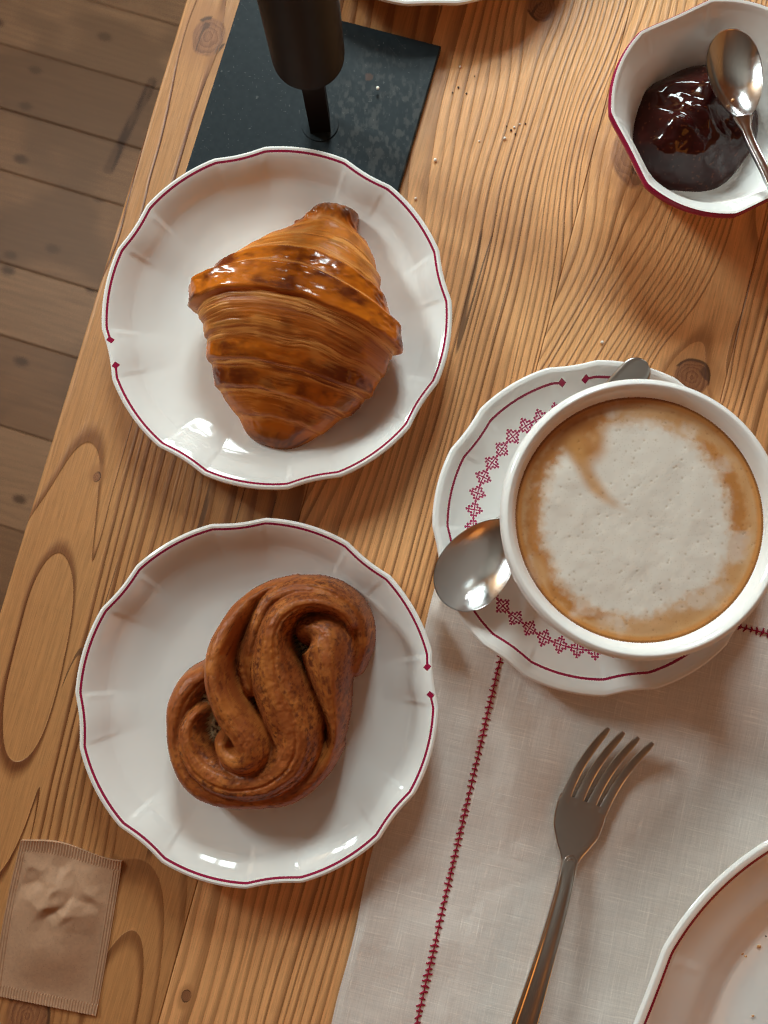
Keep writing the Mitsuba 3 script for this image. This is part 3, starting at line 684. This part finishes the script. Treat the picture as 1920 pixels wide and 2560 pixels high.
for (a, b, c) in ((9, 14, 2.6), (14, 20, -1.6), (18, 14, 1.4), (17, 31, 2.2), (24, 12, -1.0), (26, 22, 2.6), (27, 29, -1.5), (33, 12, 1.6), (35, 24, -0.6), (33, 31, 2.4), (40, 18, 1.6), (44, 27, -1.0), (47, 22, 2.0), (50, 13, -0.8), (51, 33, 1.0), (6, 24, -1.2), (10, 32, 1.0), (22, 37, -0.8), (41, 35, 1.2), (30, 38, 0.5), (14, 40, 0.2), (46, 42, 0.0), (5, 42, 0.0), (30, 46, 0.0)):
    cp.append((a, b)); cz.append(c)
facet = gaussian_filter(LinearNDInterpolator(np.array(cp), np.array(cz))(np.clip(xm + 9.0 * (meshkit.fbm(np.stack([xm / 10, ym / 10, xm * 0], -1), 2, 21) - 0.5), 0, 56), np.clip(ym + 9.0 * (meshkit.fbm(np.stack([xm / 10 + 7, ym / 10, xm * 0], -1), 2, 22) - 0.5), 0, 81)), 3.0)
z = 0.9 + 4.6 * body * (0.80 + 0.2 * sstep(0.2, 0.6, t)) + body * 0.9 * (crumple - 0.5) + facet * (0.5 + 0.6 * body)
tw = sstep(0.075, 0.068, t) + sstep(0.932, 0.938, t); sw = sstep(0.085, 0.075, s) + sstep(0.915, 0.925, s)
z += 0.30 * np.sin(xm * 2 * np.pi / 1.5) * np.clip(tw, 0, 1) + 0.26 * np.sin(xm * 2 * np.pi / 1.4) * np.clip(sw, 0, 1) * (1 - np.clip(tw, 0, 1))
z += 1.6 * np.exp(-t / 0.06) * (0.6 + 0.5 * np.sin(s * 7)) + 0.8 * np.exp(-(1 - t) / 0.05)
z = np.maximum(z, 0.5)
top = np.concatenate([P2, z[..., None]], -1); bot = top.copy(); bot[..., 2] = np.maximum(0.25, z * 0.12)
o = n * m; f = tris(grid_faces(n, m))
bd = np.r_[np.arange(m), (np.arange(1, n) * m + m - 1), ((n - 1) * m + np.arange(m - 2, -1, -1)), np.arange(n - 2, 0, -1) * m]
sd = tris(np.stack([bd, np.roll(bd, -1), np.roll(bd, -1) + o, bd + o], 1))
put('sugar_packet', (np.vstack([top.reshape(-1, 3), bot.reshape(-1, 3)]), np.vstack([f, f[:, ::-1] + o, sd[:, ::-1]])), 'kraft_paper', smooth=50)
lab('sugar_packet', 'crumpled brown paper sugar packet with ribbed sealed edges at the bottom left', 'packet')

# ------------------------------------------------------------------ table lamp
lab('table_lamp', 'black metal table lamp with square base plate standing beyond the croissant', 'lamp')
LR = -16.0
put('table_lamp__base', box(-47.8, 260.2, 2.15, 119, 113, 4.1, rot=LR, ch=0.6), 'dark_iron', smooth=False)
put('table_lamp__pole', box(-43.6, 252.5, 37, 11.5, 11.5, 66, rot=LR + 20), 'lamp_black', smooth=30)
ph = np.linspace(0, 2 * np.pi, 96, endpoint=False)
prof = [(0.1, 60.0), (15.4, 60.0), (16.9, 60.4), (17.7, 61.6), (18.0, 64), (18.0, 228), (16.8, 229.5), (15.5, 230), (0.1, 230)]
put('table_lamp__shade', loft([np.stack([-43.6 + r * np.cos(ph), 252.5 + r * np.sin(ph), ph * 0 + z], 1) for r, z in prof]), 'lamp_black', smooth=40)
put('table_lamp__collar', loft([np.stack([-43.6 + r * np.cos(ph), 252.5 + r * np.sin(ph), ph * 0 + z], 1) for r, z in ((10.5, 4.1), (10.5, 4.8), (10.2, 5.0))]), 'dark_iron', smooth=40)

# ------------------------------------------------------------------ croissant
def croissant_mesh(seed=1, nt=560, nth=560):
    t = np.linspace(0, 1, nt) * 136.5 + 0.3
    Lt = [0, 1.2, 4.0, 12.5, 20.6, 40.9, 50.4, 59.0, 66, 72.3, 81.3, 97.4, 123.4, 128.2, 134.5, 137.2]
    Lw = [2.0, 13.0, 20.0, 27.6, 37.0, 48.0, 51.5, 55.5, 57.6, 58.0, 53.0, 42.7, 18.5, 14.5, 10.5, 2.0]
    Rt = [0, 1.2, 4.3, 19.1, 37.6, 57.0, 64.0, 72.0, 87.8, 101.8, 118.0, 124.5, 128.0, 134.1, 136.4, 137.2]
    Rw = [-1.0, 4.0, 10.0, 26.5, 41.3, 47.8, 48.2, 45.6, 38.2, 32.6, 23.4, 15.5, 14.2, 14.0, 8.0, 2.0]
    wl, wr = PchipInterpolator(Lt, Lw)(t), PchipInterpolator(Rt, Rw)(t)
    hh = PchipInterpolator([0, 2, 8, 24, 45, 66, 84, 105, 122, 128, 134, 137.2], [4, 10, 16, 30, 44, 52, 50, 39, 27, 27, 22, 6])(t)
    th = np.linspace(0, 2 * np.pi, nth, endpoint=False)
    a, c = (wl + wr) / 2, (wr - wl) / 2
    ct, st = np.cos(th), np.sin(th)
    cc = np.sign(ct) * np.abs(ct) ** 0.92; s2 = np.where(st > 0, np.abs(st) ** 0.92, -np.abs(st) ** 0.8)
    TT = np.broadcast_to(t[:, None], (nt, nth)); CC = np.broadcast_to(cc[None], (nt, nth))
    N3 = lambda fx, fy, sd: meshkit.fbm(np.stack([TT * fx + 40 * sd, CC * fy + 11 * sd, np.broadcast_to((st > -0.2)[None] * 0 + sd, TT.shape)], -1), 3, sd)
    warp = 2.4 * (N3(0.05, 1.6, 2) - 0.5) * 2
    tp = TT - 1.0 * CC * sstep(10, 60, TT) + (2.0 + 10.0 * sstep(28, 72, TT)) * CC ** 2 - 2.0 + warp
    f = np.ones_like(TT)
    disp = np.zeros_like(TT); lip = np.zeros_like(TT); under = np.zeros_like(TT)
    wob = 1.3 * (meshkit.fbm(np.stack([CC * 4.0, TT * 0.02, np.broadcast_to(st[None], TT.shape) * 3], -1), 3, 71) - 0.5)
    for at, sg, h, lam in ((12.5, 1, 2.2, 9), (23.5, 1, 3.6, 11), (36.5, 1, 3.4, 14), (51.0, 1, 1.6, 13), (68.5, 1, 5.0, 12), (84.5, -1, 5.4, 13), (97.0, -1, 3.6, 12), (109.0, -1, 1.6, 9), (121.0, -1, 2.0, 8)):
        x = (tp - at) * sg + wob                              # positive on the upper layer
        q = np.clip(x / 2.4, 0, 1)
        disp += h * np.sqrt(q * (2 - q)) * np.exp(-np.clip(x, 0, None) / lam)
        strong = min(1.0, h / 3.4)
        lip = np.maximum(lip, strong * sstep(0.3, 1.8, x) * (1 - sstep(7.0, 11.5, x)))
        under = np.maximum(under, strong * sstep(-5.5, -2.0, x) * (1 - sstep(-0.2, 0.7, x)))
    layer = meshkit.fbm(np.stack([tp * 0.42, CC * 2.0, TT * 0], -1), 3, 21)
    thin = 1 - np.abs(2 * meshkit.noise(np.stack([tp * 0.95, CC * 1.7 + 4, TT * 0 + 2], -1), 31) - 1)
    lines = 1 - np.abs(2 * meshkit.noise(np.stack([tp * 2.3 + 3 * layer, CC * 5.0 + 2, TT * 0 + 5], -1), 33) - 1)
    patch = sstep(0.44, 0.60, meshkit.fbm(np.stack([tp * 0.11, CC * 2.4 + 7, TT * 0 + 3], -1), 3, 41))
    puff = meshkit.fbm(np.stack([TT * 0.10, CC * 3.0, np.broadcast_to(st[None], TT.shape) * 2], -1), 2, 8) - 0.5
    blis = meshkit.fbm(np.stack([TT * 0.33, CC * 8, np.broadcast_to(st[None], TT.shape) * 6], -1), 2, 18) - 0.5
    gloss = np.clip(lip * (0.55 + 0.9 * puff + 0.35) + 0.9 * (1 - sstep(9, 14, tp)) + 0.9 * sstep(122, 126, tp) + 0.75 * sstep(84.8, 87, tp) * (1 - sstep(94, 97, tp)) + 0.8 * sstep(70, 72, tp) * (1 - sstep(83.6, 84.3, tp)), 0, 1)
    dull = 1 - gloss
    disp += 2.2 * puff + gloss * blis * 1.5 + dull * (1.4 * (layer - 0.5) + (0.75 * (thin - 0.5) + 0.50 * (lines - 0.5)) * (0.35 + 0.65 * np.maximum(patch, under)))
    f = 0.93 + disp / 46.0
    f *= 1 + 0.06 * np.exp(-((tp - 131) / 2.5) ** 2) * np.sin(CC * 14 + TT)
    x = c[:, None] + a[:, None] * CC * f
    zz = hh[:, None] * 0.46 + hh[:, None] * 0.54 * np.broadcast_to(s2[None], TT.shape) * np.where(st > 0, f, 1.0)
    zz = np.maximum(zz, 0.0)
    ax, pe, o = np.array([0.216, 0.976]), np.array([0.976, -0.216]), np.array([-62.8, 65.2])
    tt2 = TT + 2.0 * CC * sstep(0, 30, TT) * 0
    xy = o + tt2[..., None] * ax + x[..., None] * pe
    # colours: egg-washed bands, pale flaky edges of the layers, darker baked tips
    mott = meshkit.fbm(np.stack([TT * 0.13, CC * 3.5, np.broadcast_to(st[None], TT.shape) * 2.5], -1), 4, 51)
    amber = np.array([0.52, 0.135, 0.010]); deep = np.array([0.145, 0.028, 0.006]); flaky = np.array([0.74, 0.34, 0.085]); mid = np.array([0.42, 0.150, 0.026])
    g = amber + (deep - amber) * sstep(0.42, 0.72, mott + 0.10 * (lip - 0.5))[..., None]
    pale = sstep(0.42, 0.78, 0.50 * thin + 0.45 * layer + 0.40 * (lines - 0.5)) * np.clip(0.20 + 0.8 * np.maximum(patch, under), 0, 1)
    up = sstep(80, 100, TT)[..., None]
    body = np.array([0.37, 0.098, 0.010]) * (1 - up) + np.array([0.64, 0.205, 0.022]) * up
    d = body * (0.70 + 0.60 * layer)[..., None]
    d = d + (flaky - d) * (pale * 0.85)[..., None]
    d = d + (deep - d) * (0.60 * sstep(0.50, 0.12, thin) * sstep(0.58, 0.34, layer))[..., None]
    col = d + (g - d) * gloss[..., None]
    tip = np.clip(sstep(124, 131, TT) + sstep(12, 3, TT), 0, 1) * (0.55 + 0.9 * (mott - 0.3))
    col = col + (np.array([0.10, 0.028, 0.011]) - col) * np.clip(tip, 0, 0.9)[..., None]
    rough = 0.46 - 0.31 * gloss + 0.10 * (mott - 0.3)
    v = np.concatenate([xy, zz[..., None]], -1)
    V, F = v.reshape(-1, 3), tris(grid_faces(nt, nth, True))
    # caps at both tips
    V = np.vstack([V, v[0].mean(0), v[-1].mean(0)]); k0, k1 = len(V) - 2, len(V) - 1
    j = np.arange(nth); k = (j + 1) % nth
    F = np.vstack([F[:, ::-1], np.stack([j, k, j * 0 + k0], 1), np.stack([(nt - 1) * nth + k, (nt - 1) * nth + j, j * 0 + k1], 1)])
    col = np.vstack([col.reshape(-1, 3), np.array([[0.12, 0.04, 0.015]] * 2)])
    uv = np.stack([np.r_[rough.reshape(-1), 0.4, 0.4], np.zeros(len(V))], 1)
    return V, F, np.clip(col, 0.005, 0.9), uv
V, F, COL, UVR = croissant_mesh()
scene['croissant'] = mikit.ply(((V + [0, 0, 3.4]) * 1e-3, F), 'pastry', smooth=True, uv=UVR, color=COL)
lab('croissant', 'golden brown glossy butter croissant on the upper plate', 'croissant')
Vs, Fs, COLs, UVs = croissant_mesh(2, 160, 200)
c0 = Vs[Vs[:, 1].argmax()]; Rz = np.array([[0.3, -0.954, 0], [0.954, 0.3, 0], [0, 0, 1]])
scene['croissant_001'] = mikit.ply(((((Vs - [c0[0], c0[1], 0]) @ Rz.T) * 0.85 + [187.5, -229.0, 7.2]) * 1e-3, Fs), 'pastry', smooth=True, uv=UVs, color=COLs)
lab('croissant_001', 'corner of a pastry on the large plate, just visible at the bottom right corner', 'croissant')

# ------------------------------------------------------------------ cinnamon bun: overlapping twisted strands
ST = dict(
    s4=[(-99.4, -52.9, 6.5, 28), (-107.6, -60.8, 7.2, 31), (-111.4, -71.0, 6.5, 32), (-111.9, -82.0, 5.8, 32), (-108.1, -95.0, 6.5, 32), (-99.5, -105.8, 8.0, 32), (-87.5, -110.7, 8.0, 32), (-72.2, -112.2, 7.2, 32), (-56.2, -110.1, 7.2, 32), (-42.4, -101.2, 6.5, 32), (-33.0, -87.9, 5.1, 32)],
    top=[(-22.6, -49.2, 5.1, 28), (-18.6, -36.2, 5.8, 32), (-19.6, -25.5, 6.5, 36), (-26.2, -16.1, 7.2, 40), (-38.5, -9.8, 7.2, 42), (-52.4, -9.9, 6.5, 41), (-62.8, -14.6, 5.4, 41), (-68.0, -23.1, 5.4, 42), (-71.5, -32.7, 5.8, 41), (-73.8, -43.8, 7.2, 39), (-72.0, -55.0, 8.0, 37)],
    s3=[(-43.3, -28.6, 8.7, 41), (-36.2, -32.2, 13.0, 46), (-34.7, -41.5, 12.6, 47), (-34.0, -50.3, 10.3, 46), (-32.4, -62.3, 8.0, 42), (-31.0, -76.8, 5.4, 36), (-36.3, -92.9, 4.0, 31)],
    s2=[(-23.3, -24.5, 5.1, 41), (-29.2, -17.9, 5.4, 45), (-39.2, -14.6, 5.4, 48), (-49.9, -16.4, 6.2, 49), (-57.8, -23.3, 7.2, 50), (-61.1, -33.3, 8.4, 50), (-60.8, -45.3, 11.4, 49), (-57.3, -58.0, 13.4, 48), (-51.8, -71.6, 13.6, 46), (-50.7, -85.3, 12.8, 43.5), (-58.4, -97.3, 11.6, 41), (-75.9, -103.4, 10.9, 38.5), (-93.0, -99.0, 10.1, 37.5), (-102.0, -88.5, 8.3, 36.5), (-103.7, -78.4, 6.5, 36), (-99.6, -69.9, 4.3, 34)],
    s1=[(-53.3, -6.4, 4.3, 35), (-66.8, -10.2, 4.7, 38), (-76.0, -17.8, 5.8, 43), (-82.9, -28.1, 6.5, 48), (-87.2, -41.2, 6.9, 51), (-87.1, -52.9, 7.2, 52), (-82.8, -64.8, 8.0, 51.5), (-75.3, -76.2, 9.2, 50), (-71.6, -85.0, 9.8, 48.5), (-75.2, -90.6, 9.2, 46), (-81.1, -89.9, 7.2, 43.5), (-85.2, -84.0, 5.8, 41)])
gx = np.arange(-126, -6, 0.42); gy = np.arange(-128, 6, 0.42)
GX, GY = np.meshgrid(gx, gy, indexing='ij')
pts = np.stack([GX, GY, GX * 0], -1)
wx = GX + 1.4 * (meshkit.fbm(pts / 13 + 3, 3, 3) - 0.5); wy = GY + 1.4 * (meshkit.fbm(pts / 13 + 9, 3, 5) - 0.5)
Q = np.stack([wx.ravel(), wy.ravel()], 1)
height, best, side, cover = np.full(len(Q), -50.0), np.full(len(Q), -1), np.zeros(len(Q)), np.zeros(len(Q), bool)
along = np.zeros(len(Q)); second = np.full(len(Q), -50.0)
for si, (name, pl) in enumerate(ST.items()):
    pl = np.array(pl); s = np.r_[0, np.cumsum(np.linalg.norm(np.diff(pl[:, :2], axis=0), axis=1))]
    ss = np.linspace(0, s[-1], 500); C = CubicSpline(s, pl)(ss)
    d, idx = cKDTree(C[:, :2]).query(Q)
    tg = np.gradient(C[:, :2], axis=0); tg /= np.linalg.norm(tg, axis=1)[:, None]
    rel = Q - C[idx, :2]
    sg = tg[idx, 0] * rel[:, 1] - tg[idx, 1] * rel[:, 0]
    w, h = C[idx, 2] * 1.06, C[idx, 3]
    u = d / w
    lean = np.clip(sg / w, -1, 1)
    drop = {'s2': 17.0, 's3': 19.0, 's1': 19.0}.get(name, 15.0)
    prof = h - drop + drop * np.clip(1 - u ** 2.2, 0, 1) ** 0.60
    # rolled edge and the fold lines that run along the strand
    for o3, dp, wd in {'s2': ((0.18, 1.0, 0.05), (-0.50, 0.6, 0.08), (0.66, 0.7, 0.05)), 's4': ((0.35, 1.2, 0.08),), 'top': ((-0.2, 0.6, 0.10),), 's3': ((0.15, -0.9, 0.22), (-0.45, 0.8, 0.12)), 's1': ((0.5, 0.3, 0.1),)}[name]:
        prof = prof - dp * np.exp(-((lean - o3 - 0.08 * np.sin(idx / 60.0)) / wd) ** 2)
    if name in ('s2', 's1', 'top'):                       # thin rolled layers
        prof = prof + 0.32 * np.sin(lean * (17 if name == 's2' else 10) + 1.2 * np.sin(idx / 45.0)) * sstep(0.15, 0.4, np.abs(lean))
    prof = np.where(u < 1, prof, -50)
    up = prof > height
    second = np.where(up, height, np.maximum(second, prof))
    best = np.where(up, si, best); side = np.where(up, lean, side); along = np.where(up, ss[idx], along)
    height = np.maximum(height, prof); cover |= u < 1
core = np.zeros(len(Q), bool)
from shapely.geometry import Polygon, Point
import shapely
poly = Polygon([(-100, -60), (-86, -25), (-70, -14), (-40, -14), (-24, -25), (-26, -45), (-34, -95), (-60, -108), (-95, -105), (-108, -85)])
core = shapely.contains_xy(poly, Q[:, 0], Q[:, 1])
dough = 17.0 + 2.5 * (meshkit.fbm(np.c_[Q / 6.0, np.zeros(len(Q))], 3, 4) - 0.5)
is_core = core & (height < dough)
height = np.where(is_core, dough, height); best = np.where(is_core, 9, best); cover |= core
hq = height.reshape(GX.shape); cov = cover.reshape(GX.shape)
from scipy.ndimage import gaussian_filter, distance_transform_edt, map_coordinates
hs = np.where(cov, hq, 0); wgt = gaussian_filter(cov.astype(float), 0.8); hs = gaussian_filter(hs, 0.8) / np.maximum(wgt, 1e-6)
edge = distance_transform_edt(cov) * 0.42
hs = np.where(cov, hs, 0)
hs = hs - 9 * np.exp(-edge / 1.1) * cov + 0.8 * (meshkit.fbm(pts / 6.0, 2, 12) - 0.5) + 0.5 * (meshkit.fbm(pts / 1.8, 2, 14) - 0.5)
hs = np.maximum(hs, 0)
ii, jj = np.nonzero(cov)
ids = -np.ones(cov.shape, int); ids[ii, jj] = np.arange(len(ii))
qf = grid_faces(*cov.shape); lin = ids.ravel()[qf]; ok = (lin >= 0).all(1); qf = lin[ok]
TV = np.stack([GX[ii, jj], GY[ii, jj], hs[ii, jj] + 3.4], 1)
TF = tris(qf)
# skirt from the outline down to the plate, tucked in under the bun
used = np.unique(TF); rem = -np.ones(len(TV), int); rem[used] = np.arange(len(used)); TV = TV[used]; TF = rem[TF]; ii, jj = ii[used], jj[used]
e = np.vstack([TF[:, [0, 1]], TF[:, [1, 2]], TF[:, [2, 0]]]); es = {tuple(x) for x in e}
bde = np.array([x for x in es if (x[1], x[0]) not in es])
cen = TV[:, :2].mean(0)
rows, faces = [TV], [TF]
bv = np.unique(bde); mp = {b: i for i, b in enumerate(bv)}
prev = bv; n0 = len(TV)
levels = [(0.66, 0.6), (0.3, 0.2), (0.0, -2.4)]
zb = TV[bv, 2]
outv = TV[bv, :2] - cen; outv /= np.linalg.norm(outv, axis=1)[:, None]
for fr, push in levels:
    nv = np.c_[TV[bv, :2] + outv * push, 3.3 + (zb - 3.3) * fr]
    cur = n0 + np.arange(len(bv)); n0 += len(bv); rows.append(nv)
    a, b = bde[:, 0], bde[:, 1]
    pa, pb = np.array([prev[mp[x]] for x in a]), np.array([prev[mp[x]] for x in b])
    ca, cb = np.array([cur[mp[x]] for x in a]), np.array([cur[mp[x]] for x in b])
    faces += [np.stack([pb, pa, ca], 1), np.stack([pb, ca, cb], 1)]
    prev = cur
BV, BF = np.vstack(rows), np.vstack(faces)
lin = ii * cov.shape[1] + jj
bb, sdv, alv = best[lin], side[lin], along[lin]
p3 = np.c_[TV[:, :2], TV[:, 2]]
m1 = meshkit.fbm(p3 / 9.0, 4, 61); m2 = meshkit.fbm(p3 / 2.2, 3, 62); sp = meshkit.noise(p3 / 0.9, 63); st2 = meshkit.fbm(np.c_[alv / 9.0, sdv * 7, bb], 3, 64)
crust = np.array([0.30, 0.082, 0.021]); gold = np.array([0.45, 0.150, 0.033]); brown = np.array([0.15, 0.038, 0.012]); cin = np.array([0.085, 0.022, 0.008]); pale = np.array([0.60, 0.42, 0.23])
c = crust + (gold - crust) * sstep(0.42, 0.68, m1 * 0.6 + st2 * 0.4)[:, None]
c = c + (brown - c) * sstep(0.52, 0.75, m2 * 0.5 + st2 * 0.5)[:, None]
grain = sstep(0.58, 0.74, sp * 0.6 + st2 * 0.4)
inner = np.isin(bb, [1, 2, 3]) * sstep(0.20, 0.45, np.abs(sdv + 0.4 * (st2 - 0.5)))              # cinnamon sugar clings to the cut flanks
c = c + (cin - c) * (np.clip(0.30 * grain + 0.62 * inner * sstep(0.40, 0.66, m2 * 0.65 + sp * 0.35), 0, 0.85))[:, None]
co = (bb == 9)
cc2 = pale * (0.7 + 0.5 * m2)[:, None]; cc2 = cc2 + (cin - cc2) * sstep(0.50, 0.62, m2 * 0.5 + sp * 0.5)[:, None]
c = np.where(co[:, None], cc2, c) * (0.86 + 0.28 * m2)[:, None]
full = np.vstack([c, np.tile(brown * 1.1, (len(BV) - len(TV), 1)) * (0.8 + 0.5 * RNG.random((len(BV) - len(TV), 1)))])
scene['cinnamon_bun'] = mikit.ply((BV * 1e-3, BF[:, ::-1]), 'bun_crust', smooth=True, color=np.clip(full, 0.01, 0.9))
lab('cinnamon_bun', 'twisted brown cinnamon bun knot on the lower plate', 'bun')

# ------------------------------------------------------------------ crumbs and grains
def crumb(name, x, y, r, mat, seed, label, group, z=None, sq=(1, 1, 0.8)):
    b = blob(r, seed, sq)
    zz = (-b.vertices[:, 2].min() if z is None else z - b.vertices[:, 2].min())
    b.apply_translation([x, y, zz])
    k = put(name, b, mat, smooth=False)
    lab(k, label, name.replace('_', ' ').split()[-1] if name != 'salt_grain' else 'grain', group)
for i, (x, y, r) in enumerate([(10.3, 210.1, 0.75), (21.4, 232.5, 1.0), (113.2, 126.7, 0.9), (60.9, 245.0, 0.85), (66.4, 251.6, 0.6), (69.5, 253.5, 0.5), (36.0, 288.0, 0.6), (46.5, 243.5, 0.5)]):
    crumb('salt_grain', x, y, r, 'salt', i, 'tiny whitish grain lying on the bare wood of the table', 'whitish grains scattered on the table')
for i, (x, y, r) in enumerate([(34.9, 275.6, 0.6), (39.5, 272.0, 0.5), (31.5, 272.6, 0.45), (64.5, 249.8, 0.6), (67.0, 247.6, 0.55), (72.8, 253.6, 0.5), (44.2, 282.4, 0.4), (62.0, 252.4, 0.4), (-120.0, 172.0, 0.5)]):
    crumb('crumb', x, y, r, 'burnt_crumb', i + 20, 'tiny dark crumb lying on the bare wood of the table', 'dark crumbs on the table')
for i, (x, y, r) in enumerate([(175.1, -194.4, 1.3), (177.4, -195.9, 0.7), (184.2, -190.9, 1.1), (180.0, -225.0, 0.7)]):
    crumb('crumb', x, y, r, 'crust_crumb', i + 40, 'golden pastry crumb on the large plate at the bottom right', 'golden crumbs on the large plate', z=6.9 + 0.1, sq=(1, 0.7, 0.5))
for i, (x, y, r) in enumerate([(173.0, -192.0, 0.5), (180.9, -184.1, 0.45), (188.0, -186.0, 0.4)]):
    crumb('crumb', x, y, r, 'burnt_crumb', i + 60, 'tiny dark crumb on the large plate at the bottom right', 'dark crumbs on the large plate', z=7.0)
crumb('crumb', -11.0, 271.5, 1.0, 'salt', 81, 'pale crumb on the black lamp base', None, z=6.1)
crumb('crumb', 172.0, 241.0, 1.0, 'crust_crumb', 82, 'tiny brown crumb in the spoon on the jam bowl', None, z=39.2)
